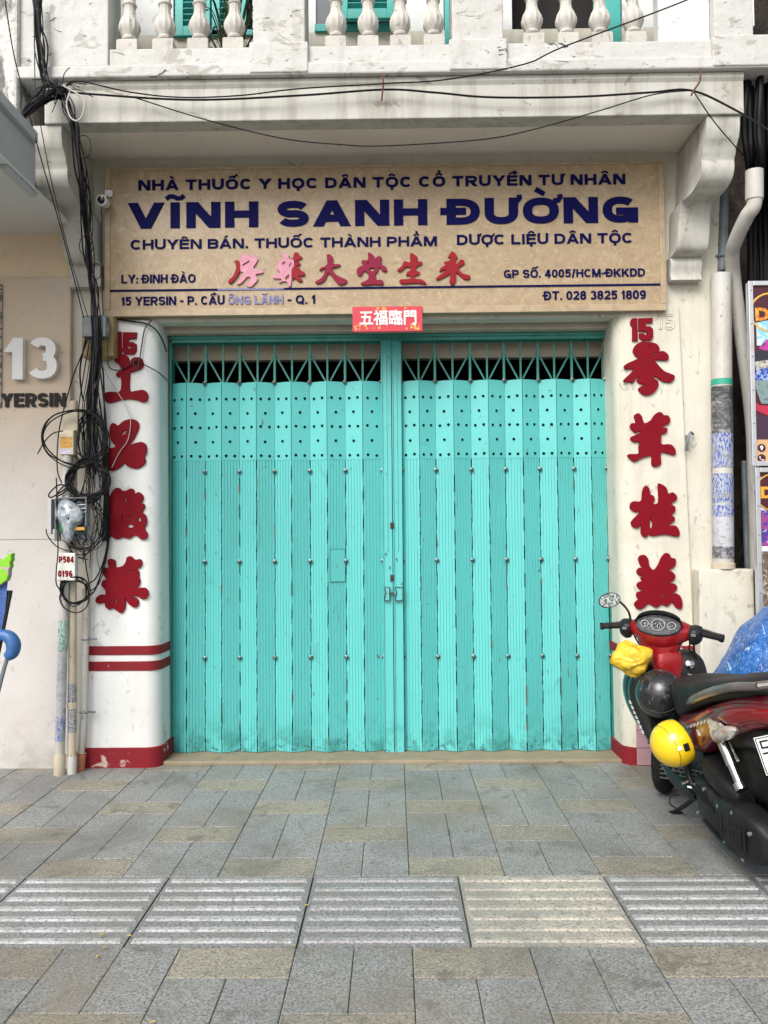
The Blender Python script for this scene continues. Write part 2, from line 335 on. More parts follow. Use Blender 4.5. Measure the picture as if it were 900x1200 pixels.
GL = {
 'A': (.78, [D(0, 0, .5, 1), D(1, 0, .5, 1), H(.22, .78, .24)]), 'B': (.68, [V(0), ('p', _bowl(.54, 1, .58), False), ('p', _bowl(0, .54, .62), False)]),
 'C': (.70, [('p', arc(.5, .5, .5, .5, 42, 318, 24), False)]), 'D': (.70, [V(0), ('p', _bowl(0, 1, .4), False)]), 'Đ': (.70, [V(0), ('p', _bowl(0, 1, .4), False), H(-.26, .42, .52)]),
 'E': (.62, [V(0), H(0, 1, 1), H(0, .92, .53), H(0, 1, 0)]), 'F': (.6, [V(0), H(0, 1, 1), H(0, .9, .5)]),
 'G': (.74, [('p', arc(.5, .5, .5, .5, 42, 350, 26), False), H(.52, 1, .42), V(1, 0, .45)]), 'H': (.70, [V(0), V(1), H(0, 1, .52)]), 'I': (.0, [V(.5)]),
 'K': (.72, [V(0), D(.12, .36, .94, 1), D(.36, .56, .98, 0)]), 'L': (.58, [V(0), H(0, 1, 0)]), 'M': (.86, [V(0), V(1), D(.06, 1, .5, 0), D(.94, 1, .5, 0)]),
 'N': (.72, [V(0), V(1), D(.04, 1, .96, 0)]), 'O': (.76, [O_]), 'P': (.66, [V(0), ('p', _bowl(.43, 1, .55), False)]), 'Q': (.76, [O_, D(.60, .28, 1.0, -.06)]),
 'R': (.70, [V(0), ('p', _bowl(.46, 1, .56), False), D(.48, .48, .98, 0)]), 'S': (.66, [('p', _s, False)]), 'T': (.66, [V(.5), H(0, 1, 1)]),
 'U': (.70, [('p', [(0, 1.2)]+arc(.5, .42, .5, .42, 180, 360, 16)+[(1, 1.2)], False)]), 'V': (.76, [D(0, 1, .5, 0), D(1, 1, .5, 0)]), 'Y': (.74, [D(0, 1, .5, .40), D(1, 1, .5, .40), V(.5, 0, .46)]),
 '0': (.56, [O_]), '1': (.30, [V(.85), D(.0, .66, .85, .93)]), '2': (.56, [('p', arc(.5, .73, .5, .27, 165, -25, 12)+[(0, .0)], False), H(0, 1, 0)]),
 '3': (.56, [('p', arc(.47, .76, .46, .24, 155, -85, 12), False), ('p', arc(.48, .27, .52, .27, 85, -155, 12), False)]), '4': (.60, [V(.75), D(.0, .26, .68, 1), H(0, 1, .24)]),
 '5': (.56, [H(.12, .95, 1), D(.06, .48, .16, 1), ('p', [(.05, .50)]+arc(.46, .32, .54, .32, 105, -150, 14), False)]), '6': (.56, [('p', arc(.5, .3, .5, .3, 0, 360, 20)[:-1], True), ('p', [(.88, .9)]+arc(.55, .55, .55, .45, 75, 190, 10), False)]),
 '8': (.56, [('p', arc(.5, .77, .44, .23, 0, 360, 20)[:-1], True), ('p', arc(.5, .27, .5, .27, 0, 360, 20)[:-1], True)]), '9': (.56, [('p', arc(.5, .7, .5, .3, 0, 360, 20)[:-1], True), ('p', [(.12, .1)]+arc(.45, .45, .55, .45, 255, 370, 10), False)]),
 '.': (.0, [('h', .5, .5, 0)]), ':': (.0, [('h', .5, .5, 0), ('h', .5, .5, .55)]), '-': (.30, [H(0, 1, .42)]), '/': (.34, [D(0, -.05, 1, 1.02)]),
}
ACC = {'\u0300': [('a', -.16, 1.34, .12, 1.14)], '\u0301': [('a', -.10, 1.14, .18, 1.34)], '\u0302': [('a', -.24, 1.12, 0, 1.28), ('a', .24, 1.12, 0, 1.28)],
       '\u0303': [('q', [(-.28, 1.14), (-.17, 1.24), (-.05, 1.23), (.07, 1.16), (.19, 1.17), (.28, 1.27)])], '\u0309': [('q', [(-.10, 1.32), (.02, 1.36), (.10, 1.28), (.02, 1.20), (0, 1.12)])],
       '\u0323': [('dot', 0, -.22)], '\u031b': []}
def text(name, body, x0, x1, zb, cap, y, depth, m, parent, weight=.2, track=.10):
    """lettering in heavy capitals stood on plane y between x0 and x1: baseline zb, capital height cap"""
    lay = []; x = 0.0
    for ch in body:
        if ch == ' ': x += .34; continue
        dec = unicodedata.normalize('NFD', ch); base, acc = dec[0], dec[1:]
        wd = GL[base][0]+(weight if base in 'I.:' else weight*.25)
        lay.append((x, wd, base, acc)); x += wd+track
    tot = x-track; sx = (x1-x0)/(tot*cap)
    Tw = weight*cap*min(1.15, sx**.6); Th = weight*cap*.86
    b = MB(); state = [0]
    def rect(q):       # prism of a convex outline in (x, z)
        state[0] += 1; dy = (state[0] % 7)*.00012
        b.prism([Vector((p[0], y-dy, p[1])) for p in q], (0, depth, 0))
    def ribbon(pts, closed, tx, tz):
        state[0] += 1; dy = (state[0] % 7)*.00012; n = len(pts); rings = []
        for i in range(n):
            if closed: a, c = pts[i-1], pts[(i+1) % n]
            else: a, c = pts[max(i-1, 0)], pts[min(i+1, n-1)]
            d = Vector((c[0]-a[0], c[1]-a[1])); d = d.normalized() if d.length > 1e-9 else Vector((1, 0))
            nx, nz = -d.y*tx/2, d.x*tz/2; p = pts[i]
            rings.append([Vector((p[0]+nx, y-dy, p[1]+nz)), Vector((p[0]-nx, y-dy, p[1]-nz)), Vector((p[0]-nx, y-dy+depth, p[1]-nz)), Vector((p[0]+nx, y-dy+depth, p[1]+nz))])
        if closed: rings.append(rings[0]); b.loft(rings, caps=False)
        else: b.loft(rings)
    for (gx, wd, base, acc) in lay:
        X0 = x0+gx*sx*cap; W = wd*sx*cap; iw = max(W-Tw, 0)
        mx = lambda u: X0+Tw/2+iw*u
        mz = lambda v: zb+Th/2+(cap-Th)*v
        for st in GL[base][1]:
            if st[0] == 'v': rect([(mx(st[1])-Tw/2, zb+cap*st[2]), (mx(st[1])+Tw/2, zb+cap*st[2]), (mx(st[1])+Tw/2, zb+cap*st[3]), (mx(st[1])-Tw/2, zb+cap*st[3])])
            elif st[0] == 'h': rect([(mx(st[1])-Tw/2, mz(st[3])-Th/2), (mx(st[2])+Tw/2, mz(st[3])-Th/2), (mx(st[2])+Tw/2, mz(st[3])+Th/2), (mx(st[1])-Tw/2, mz(st[3])+Th/2)])
            elif st[0] == 'd':
                ax, az, bx, bz = mx(st[1]), zb+cap*st[2], mx(st[3]), zb+cap*st[4]
                ln = math.hypot(bx-ax, bz-az); hw = min(Tw/2*ln/max(abs(bz-az), 1e-6), Tw*1.1)
                rect([(ax-hw, az), (ax+hw, az), (bx+hw, bz), (bx-hw, bz)])
            else: ribbon([(mx(p[0]), mz(p[1])) for p in st[1]], st[2], Tw, Th)
        cx = X0+W/2; k = min(sx, 1.25)*cap; second = 0
        for a in acc:
            if a == '\u031b':
                hx = X0+W-Tw*.5; ribbon([(hx-.02*k, zb+cap*.86), (hx+.13*k, zb+cap*.90), (hx+.19*k, zb+cap*1.0), (hx+.18*k, zb+cap*1.12)], False, Th*.75, Th*.75); continue
            up = second*(.17 if a != '\u0323' else 0)*cap; sh = (.26*k if second and a in '\u0300\u0301' else 0)
            for st in ACC[a]:
                if st[0] == 'dot': rect([(cx-Tw*.5, zb+cap*(st[2]-.02)), (cx+Tw*.5, zb+cap*(st[2]-.02)), (cx+Tw*.5, zb+cap*(st[2]-.02)+Th), (cx-Tw*.5, zb+cap*(st[2]-.02)+Th)])
                elif st[0] == 'a': ribbon([(cx+sh+st[1]*k, zb+cap*st[2]+up*.5), (cx+sh+st[3]*k, zb+cap*st[4]+up*.5)], False, Th*.7, Th*.7)
                else: ribbon([(cx+p[0]*k+sh, zb+cap*p[1]+up) for p in st[1]], False, Th*.62, Th*.62)
            if a == '\u0302': second = 1
    return b.build(name, m, parent)
# ================================================================== ground
def ground():
    mg = mat('joint_dirt', L(.13, .125, .115), .95, layers=[(3, 6, .4, .7, L(.06, .055, .05), .8, O1, .3)])
    g = MB().add([(-60, -60, -.014), (60, -60, -.014), (60, 60, -.014), (-60, 60, -.014)], [(0, 1, 2, 3)]).build('ground', mg); tag(g, kind='structure')
    mp = mat('granite_paver', None, .62, attr=True, layers=[
        (110, 4, .44, .60, L(.42, .42, .40), .62, O1, 0), (95, 4, .50, .62, L(.04, .04, .04), .70, O1, .3), (38, 5, .50, .66, L(.11, .108, .10), .5, O1, .5),
        (1.7, 7, .46, .68, L(.115, .11, .095), .6, O1, .8), (7, 9, .56, .68, L(.09, .082, .068), .6, O1, 1.0), (.9, 6, .52, .66, L(.20, .165, .11), .5, O1, 1.2)], bump=(110, .4, .004), rvar=.12)
    def tone(tan=False):
        k = R.uniform(.90, 1.10)
        if tan: return (.265*k, .23*k*R.uniform(.97, 1.02), .165*k*R.uniform(.93, 1.03), 1)
        b = R.uniform(.98, 1.03); return (.222*k, .222*k, .216*k*b, 1)
    b = MB()
    P, RW, Y1, Y0 = .2145, .2125, -1.803, -2.443
    def tile(x0, x1, y0, y1, tan=False):
        g = .0016; t = tone(tan); dz = R.uniform(-.0012, .0012); c = .003
        lo = [(x0+g, y0+g), (x1-g, y0+g), (x1-g, y1-g), (x0+g, y1-g)]; hi = [(x0+g+c, y0+g+c), (x1-g-c, y0+g+c), (x1-g-c, y1-g-c), (x0+g+c, y1-g-c)]
        vs = [(x, y, -.010) for x, y in lo]+[(x, y, dz-.002) for x, y in lo]+[(x, y, dz) for x, y in hi]
        fs = [(8, 9, 10, 11)]
        for k in range(4):
            j = (k+1) % 4; fs += [(k, j, j+4, k+4), (k+4, j+4, j+8, k+8)]
        b.add(vs, fs, t)
    def field(yn, rows, sgn, clip=None):
        # column pairs 2P wide; tan tiles every four rows, neighbours half a period apart
        for c in range(-14, 15):
            x0 = .055+c*2*P; off = 0 if c % 2 == 0 else 2
            r = -4
            for k in range(-2, rows//4+3):
                rt = k*4+off                              # row of the tan tile
                for (ra, rb, tan) in ((rt, rt+1, True), (rt+1, rt+4, False)):
                    ra2, rb2 = max(ra, 0), min(rb, rows)
                    if rb2 <= ra2: continue
                    ya, yb = (yn+ra2*RW, yn+rb2*RW) if sgn > 0 else (yn-rb2*RW, yn-ra2*RW)
                    if clip is not None:
                        yb = min(yb, clip)
                        if yb-ya < .03: continue
                    if tan: tile(x0, x0+2*P, ya, yb, True)
                    else: tile(x0, x0+P, ya, yb); tile(x0+P, x0+2*P, ya, yb)
    field(Y1, 9, 1, .06)
    field(Y0, 22, -1)
    pv = b.build('pavement', mp, fix=False); tag(pv, kind='structure')
    # ribbed guiding strip: square slabs with seven raised bars
    b = MB(); r = MB()
    for i in range(-9, 10):
        x0 = .272+.645*(i-1); x1 = x0+.645; tan = i in (1, -4, 7); kk = R.uniform(.93, 1.07)
        t = (.36, .33, .265, 1) if tan else tuple(c*kk for c in (.165, .168, .17))+(1,)
        t2 = (.43, .395, .31, 1) if tan else tuple(c*kk for c in (.40, .40, .395))+(1,)
        if i == 0: t2 = (.30, .30, .30, 1)
        g = .004
        b.box(x0+g, x1-g, Y0+g, Y1-g, -.010, -.001, t)
        for k in range(7):
            yc = Y0+.05+k*.0905; hw, tw, h = .020, .012, .0048
            vs = []
            for (q, z) in ((hw, -.001), (tw, h)):
                e = .018 if q == hw else .028
                vs += [(x0+e, yc-q, z), (x1-e, yc-q, z), (x1-e, yc+q, z), (x0+e, yc+q, z)]
            b.add(vs, [(4, 5, 6, 7), (0, 1, 5, 4), (1, 2, 6, 5), (2, 3, 7, 6), (3, 0, 4, 7)], t2)
    mt = mat('granite_guide', None, .6, attr=True, layers=[
        (105, 4, .44, .60, L(.50, .50, .49), .5, O1, 0), (90, 4, .50, .62, L(.05, .05, .05), .65, O1, .3),
        (2.1, 7, .46, .62, L(.17, .165, .15), .5, O1, .8), (16, 8, .54, .66, L(.19, .185, .175), .7, O1, .5)], bump=(120, .25, .003))
    tp = b.build('guiding_pavement', mt, fix=False); tag(tp, kind='structure')
ground()

# ================================================================== shop building
YP = -.028                                   # front of the two door pillars; the wall plane is y = 0
shop = thing('shop_building', 'white plastered shophouse with balcony above the turquoise folding gate', 'building', (0, 0, 0))
GX0, GX1 = X(199, 640, .26), X(717, 640, .26)
Z_SB, Z_ST = 3.02, 4.035                     # sign bottom / top
Z_GT = Z(394, .26)
Z_BB = Z(139, -.55)                          # underside of balcony beam
def shop_walls():
    p = MT['plaster_cream']
    xr = X(851, 500, 0)
    b = MB().box(-2.52, xr, 0, .12, Z_SB-.02, 5.0)                     # band behind and above the sign
    b.box(-2.52, -2.02, 0, .12, 0, Z_SB-.02); b.box(GX1+.2, xr, 0, .12, 0, Z_SB-.02)
    b.box(xr-.1, xr, .12, 1.2, 0, 5)
    b.build('facade_wall', p, shop)
    # lintel over the gate, set back in the opening
    zl = Z(376, .2)
    MB().box(GX0-.1, GX1+.12, .15, .40, Z_GT+.012, Z_SB+.02).build('lintel', MT['lintel'], shop, bevel=.008)
    b = MB(); zz = Z_GT+.05
    b.box(X(543, 385, .14), X(567, 385, .14), .135, .15, zz+.03, zz+.045); b.box(X(560, 385, .14), X(567, 385, .14), .132, .15, zz, zz+.06)
    b.build('lintel_bracket', MT['lintel'], shop); MB().box(X(355, 385, .14), X(372, 385, .14), .135, .15, zz+.0, zz+.06).build('lintel_bracket', MT['lintel'], shop)
    MB().box(GX0-.1, GX1+.12, .40, .48, Z_GT-.13, Z_GT+.05).build('inner_beam', mat('inner_beam_paint', L(.40, .36, .28), .8), shop)
    # room behind the gate
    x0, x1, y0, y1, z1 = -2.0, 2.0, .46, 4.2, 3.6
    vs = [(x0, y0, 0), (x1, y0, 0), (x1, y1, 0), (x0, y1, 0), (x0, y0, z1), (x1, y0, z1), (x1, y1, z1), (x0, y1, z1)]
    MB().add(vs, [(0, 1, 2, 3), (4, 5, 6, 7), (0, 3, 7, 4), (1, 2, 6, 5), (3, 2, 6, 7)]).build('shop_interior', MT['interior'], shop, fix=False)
    MB().box(GX0-.12, GX0-.02, .34, .48, 0, 3.3).box(GX1+.02, GX1+.12, .34, .48, 0, 3.3).build('door_jamb', MT['interior'], shop)
    ms = mat('sill_concrete', L(.27, .215, .14), .7, layers=[(6, 7, .4, .7, L(.18, .15, .10), .8, O1, .4), (120, 3, .55, .7, L(.38, .33, .25), .6, O1, 0), (5, 8, .6, .7, L(.10, .085, .06), .7, O1, .6)], bump=(60, .3, .004))
    MB().box(GX0-.03, GX1+.03, .03, .42, -.005, .024).build('threshold', ms, shop, bevel=.008)
shop_walls()

def pillar_outline(xo, xi, z, e=0.0, rr=.10, yb=.36):
    """plan of a pillar from its outer back corner round the rounded door corner to the back of the reveal"""
    s = 1 if xi > xo else -1
    yf = YP-e; xi = xi+s*e; xo = xo-s*e
    pts = [(xo, yb), (xo, yf)]
    for k in range(9):
        a = math.pi/2*k/8; pts.append((xi-s*rr+s*rr*math.sin(a), yf+rr-rr*math.cos(a)))
    pts.append((xi, yb))
    return [Vector((x, y, z)) for x, y in pts]
def pillar(name, xo0, xi0, xo1, xi1, zt, m):
    def at(z, e=0): t = z/zt; return pillar_outline(xo0+(xo1-xo0)*t, xi0+(xi1-xi0)*t, z, e)
    zs = [zt*k/12 for k in range(13)]
    b = MB().loft([at(z) for z in zs])
    o = b.build(name, m, shop, smooth=True, angle=40)
    return o, at
pl, at_l = pillar('pillar', X(101, 897, YP), GX0+.012, X(118, 372, YP), GX0-.012, Z_SB-.015, MT['plaster'])
pr, at_r = pillar('pillar', X(817, 800, YP), GX1-.010, X(795, 358, YP), GX1-.028, Z(358, YP, 795), MT['plaster_cream'])
for pp, at, x in ((pl, at_l, 150), (pr, at_r, 770)):
    for (ya, yb) in ((767.5, 757), (786, 775)):
        z0, z1 = U(x, ya, YP).z, U(x, yb, YP).z
        MB().loft([at(z0, .007), at(z1, .007)]).build('red_band', MT['red_band'], pp, smooth=True, bevel=.003)
    z1 = U(x, 876, YP).z
    MB().loft([at(-.004, .014), at(z1*.97, .014), at(z1, .008)]).build('plinth', MT['red_band'], pp, smooth=True)
# pink tiles stuck beside the right plinth, half hidden by the scooter
b = MB()
mpk = mat('pink_tile', L(.42, .25, .28), .5, layers=[(8, 6, .45, .7, L(.33, .2, .22), .7, O1, .3)])
for i in range(4):
    for j in range(2):
        za = .005+i*.115; xa = X(745, 850, YP)+j*.13
        b.box(xa, xa+.127, YP-.024-.004*((i+j) % 2), YP-.002, za, za+.112)
b.build('tile_patch', mpk, pr, bevel=.002)

YC = YP-.006   # raised characters stand on the pillars
def chars_left():
    o, s = (100, 370), 9
    k1 = [(315, 190), (330, 170), (375, 170), (378, 385), (330, 390), (328, 240), (315, 225)]
    k5 = [(395, 175), (540, 178), (533, 240), (455, 240), (450, 278), (500, 278), (535, 300), (535, 370), (510, 402), (420, 402), (393, 375), (393, 330), (430, 322), (450, 350), (478, 345), (480, 325), (470, 318), (395, 315)]
    y = YP-.014
    sign_shape('numeral', [k1], o, s, y, .014, MT['red'], pl, 0, .002); sign_shape('numeral', [k5], o, s, y, .014, MT['red'], pl, 0, .002)
    a = [(315, 450), (345, 410), (400, 405), (445, 435), (460, 480), (462, 530), (480, 515), (478, 480), (500, 450), (545, 440), (590, 455), (608, 500), (595, 545), (550, 570), (490, 590), (468, 600), (465, 790), (530, 795), (600, 785), (640, 805), (655, 850), (640, 895), (600, 905), (540, 885), (470, 875), (380, 882), (300, 905), (240, 917), (210, 890), (195, 850), (215, 815), (260, 805), (370, 795), (378, 650), (335, 640), (328, 610), (350, 590), (395, 575), (375, 545), (355, 510), (320, 485)]
    sign_shape('character', [a], o, s, y, .014, MT['red'], pl, 4, .003)
    a = [(258, 220), (270, 160), (300, 145), (345, 170), (400, 125), (480, 102), (540, 120), (562, 170), (545, 230), (510, 300), (460, 375), (530, 355), (600, 345), (640, 385), (640, 450), (620, 500), (632, 545), (600, 590), (545, 618), (490, 612), (440, 590), (412, 560), (370, 600), (300, 640), (265, 640), (230, 600), (190, 545), (175, 480), (190, 420), (230, 395), (270, 410), (320, 385), (285, 340), (265, 290)]
    h = [[(375, 265), (400, 225), (435, 215), (430, 240), (395, 272)], [(485, 495), (500, 470), (522, 465), (505, 490)]]
    sign_shape('character', [a]+h, (100, 480), 9, y, .014, MT['red'], pl, 4, .0025)
    o, s = (100, 560), 7.06
    a = [(205, 150), (240, 95), (275, 85), (310, 110), (345, 105), (375, 90), (400, 105), (405, 135), (440, 120), (475, 150), (470, 190), (445, 210), (480, 215), (488, 245), (465, 285), (495, 310), (505, 370), (485, 420), (510, 460), (500, 500), (465, 508), (430, 480), (400, 475), (360, 500), (310, 488), (270, 505), (235, 495), (215, 480), (180, 505), (135, 495), (140, 460), (165, 430), (180, 345), (190, 330), (170, 300), (180, 240), (200, 200)]
    h = [[(322, 165), (340, 170), (338, 215), (328, 210)], [(435, 330), (450, 315), (462, 355), (440, 362)], [(345, 395), (370, 380), (400, 395), (390, 412), (355, 410)], [(295, 350), (308, 305), (314, 310), (305, 355)], [(360, 340), (370, 305), (378, 310), (372, 345)], [(200, 320), (225, 312), (225, 325), (198, 335)]]
    sign_shape('character', [a]+h, o, s, y, .014, MT['red'], pl, 4, .0025)
    a = [(185, 690), (210, 672), (245, 690), (250, 740), (310, 730), (335, 695), (345, 660), (375, 652), (410, 680), (450, 675), (468, 705), (450, 740), (415, 755), (440, 775), (440, 815), (450, 850), (440, 890), (415, 915), (490, 912), (518, 950), (505, 992), (470, 1000), (425, 975), (385, 985), (430, 1005), (437, 1045), (410, 1070), (370, 1050), (345, 1020), (330, 970), (328, 1060), (310, 1105), (290, 1115), (245, 1085), (215, 1075), (205, 1088), (170, 1070), (158, 1030), (120, 1040), (88, 1025), (95, 990), (130, 968), (165, 970), (162, 920), (135, 890), (145, 850), (175, 840), (140, 780), (155, 745), (195, 750)]
    h = [[(230, 940), (240, 925), (250, 940), (240, 952)], [(240, 1030), (250, 990), (260, 1000), (255, 1040)], [(325, 785), (370, 765), (395, 758), (380, 775), (340, 788)]]
    sign_shape('character', [a]+h, o, s, y, .014, MT['red'], pl, 4, .0025)
chars_left()
def chars_right():
    o, s, y = (715, 365), 9, YP-.014
    k1 = [(218, 100), (235, 75), (282, 72), (290, 305), (238, 308), (238, 160), (218, 135)]
    k5 = [(302, 75), (447, 70), (443, 115), (375, 118), (372, 160), (420, 158), (450, 185), (452, 265), (430, 300), (345, 303), (310, 275), (310, 235), (350, 230), (368, 252), (390, 245), (392, 215), (380, 205), (305, 205)]
    sign_shape('numeral', [k1], o, s, y, .014, MT['red'], pr, 0, .002); sign_shape('numeral', [k5], o, s, y, .014, MT['red'], pr, 0, .002)
    a = [(245, 415), (270, 360), (330, 322), (405, 325), (440, 330), (490, 345), (520, 390), (515, 425), (560, 420), (605, 450), (615, 490), (590, 512), (470, 510), (510, 570), (570, 630), (640, 660), (680, 685), (645, 740), (570, 738), (520, 710), (475, 680), (455, 710), (495, 725), (508, 770), (480, 830), (430, 870), (370, 880), (325, 855), (302, 820), (330, 790), (385, 770), (340, 762), (295, 745), (290, 715), (310, 695), (290, 685), (260, 715), (235, 752), (205, 738), (150, 738), (150, 720), (200, 670), (250, 620), (245, 605), (165, 600), (150, 580), (175, 555), (250, 520), (305, 490), (265, 460)]
    h = [[(440, 470), (475, 435), (510, 425), (480, 455)], [(408, 345), (418, 345), (424, 372), (412, 372)]]
    sign_shape('character', [a]+h, o, s, y, .014, MT['red'], pr, 4, .0025)
    a = [(258, 160), (290, 132), (325, 150), (352, 225), (375, 235), (430, 205), (470, 150), (510, 120), (545, 125), (565, 150), (610, 155), (632, 195), (615, 235), (570, 255), (555, 285), (595, 285), (600, 315), (570, 340), (540, 350), (535, 440), (560, 460), (630, 458), (670, 485), (690, 530), (680, 565), (630, 555), (535, 540), (535, 650), (510, 680), (470, 688), (442, 665), (440, 575), (400, 578), (330, 600), (260, 635), (230, 622), (190, 580), (205, 562), (300, 555), (305, 490), (310, 430), (260, 430), (220, 405), (230, 378), (290, 350), (340, 318), (300, 315), (268, 330), (225, 295), (215, 260), (235, 235), (275, 230)]
    sign_shape('character', [a], (715, 470), 9, y, .014, MT['red'], pr, 4, .0025)
    a = [(345, 185), (375, 130), (410, 160), (425, 220), (455, 235), (468, 270), (450, 315), (480, 325), (515, 290), (510, 120), (540, 115), (590, 150), (615, 215), (660, 200), (700, 235), (695, 275), (640, 320), (680, 350), (685, 390), (660, 420), (635, 435), (675, 460), (675, 495), (615, 550), (690, 552), (725, 600), (730, 640), (705, 662), (600, 640), (520, 645), (450, 655), (405, 640), (380, 668), (345, 655), (328, 620), (332, 540), (290, 570), (245, 560), (225, 525), (240, 490), (320, 405), (260, 400), (215, 365), (220, 320), (250, 295), (330, 290)]
    h = [[(420, 470), (450, 425), (475, 415), (440, 460), (435, 490), (450, 515), (445, 570), (420, 575)]]
    sign_shape('character', [a]+h, (715, 555), 9, y, .014, MT['red'], pr, 4, .0025)
    a = [(302, 130), (330, 98), (370, 100), (400, 140), (412, 210), (460, 255), (510, 200), (545, 120), (590, 75), (625, 90), (645, 125), (685, 135), (690, 175), (670, 220), (610, 255), (650, 270), (685, 310), (670, 355), (625, 390), (680, 400), (705, 435), (680, 480), (620, 500), (690, 502), (735, 525), (760, 590), (755, 650), (725, 660), (690, 635), (660, 590), (635, 600), (600, 632), (545, 610), (490, 645), (450, 625), (405, 605), (360, 640), (310, 665), (268, 635), (265, 595), (300, 565), (280, 525), (290, 490), (330, 478), (360, 465), (310, 450), (285, 410), (310, 380), (345, 370), (325, 340), (350, 320), (300, 300), (285, 265), (310, 232), (345, 235), (318, 190)]
    h = [[(412, 500), (440, 520), (450, 545), (430, 535)], [(500, 540), (570, 508), (610, 510), (580, 525), (520, 545)]]
    sign_shape('character', [a]+h, (715, 640), 9, y, .014, MT['red'], pr, 4, .0025)
    # the older, painted-over house number beside it: a raised outline in the wall's own plaster
    b = MB()
    for ln in ([(500, 45), (515, 32), (535, 32), (545, 60), (548, 185), (515, 188), (518, 175), (528, 170), (522, 62), (503, 60), (500, 45)],
               [(580, 40), (660, 22), (662, 45), (602, 55), (606, 95), (640, 88), (672, 115), (674, 165), (640, 192), (600, 190), (578, 165), (600, 150), (612, 168), (640, 165), (648, 135), (630, 115), (585, 125), (580, 40)]):
        q = [U(715+x/9, 365+yy/9, YP-.001) for x, yy in ln]
        b.tube(q, .0042, 5, 0)
    b.build('numeral', mat('raised_plaster', L(.55, .51, .42), .8), pr, smooth=True)
chars_right()

# low block in front of the wall at the right, behind the scooter
yb = -.13
b = MB().box(X(821, 760, yb), X(886, 760, yb), yb, -.002, -.003, Z(667, yb, 850))
b.build('wall_block', MT['plaster_cream'], shop, bevel=.012)

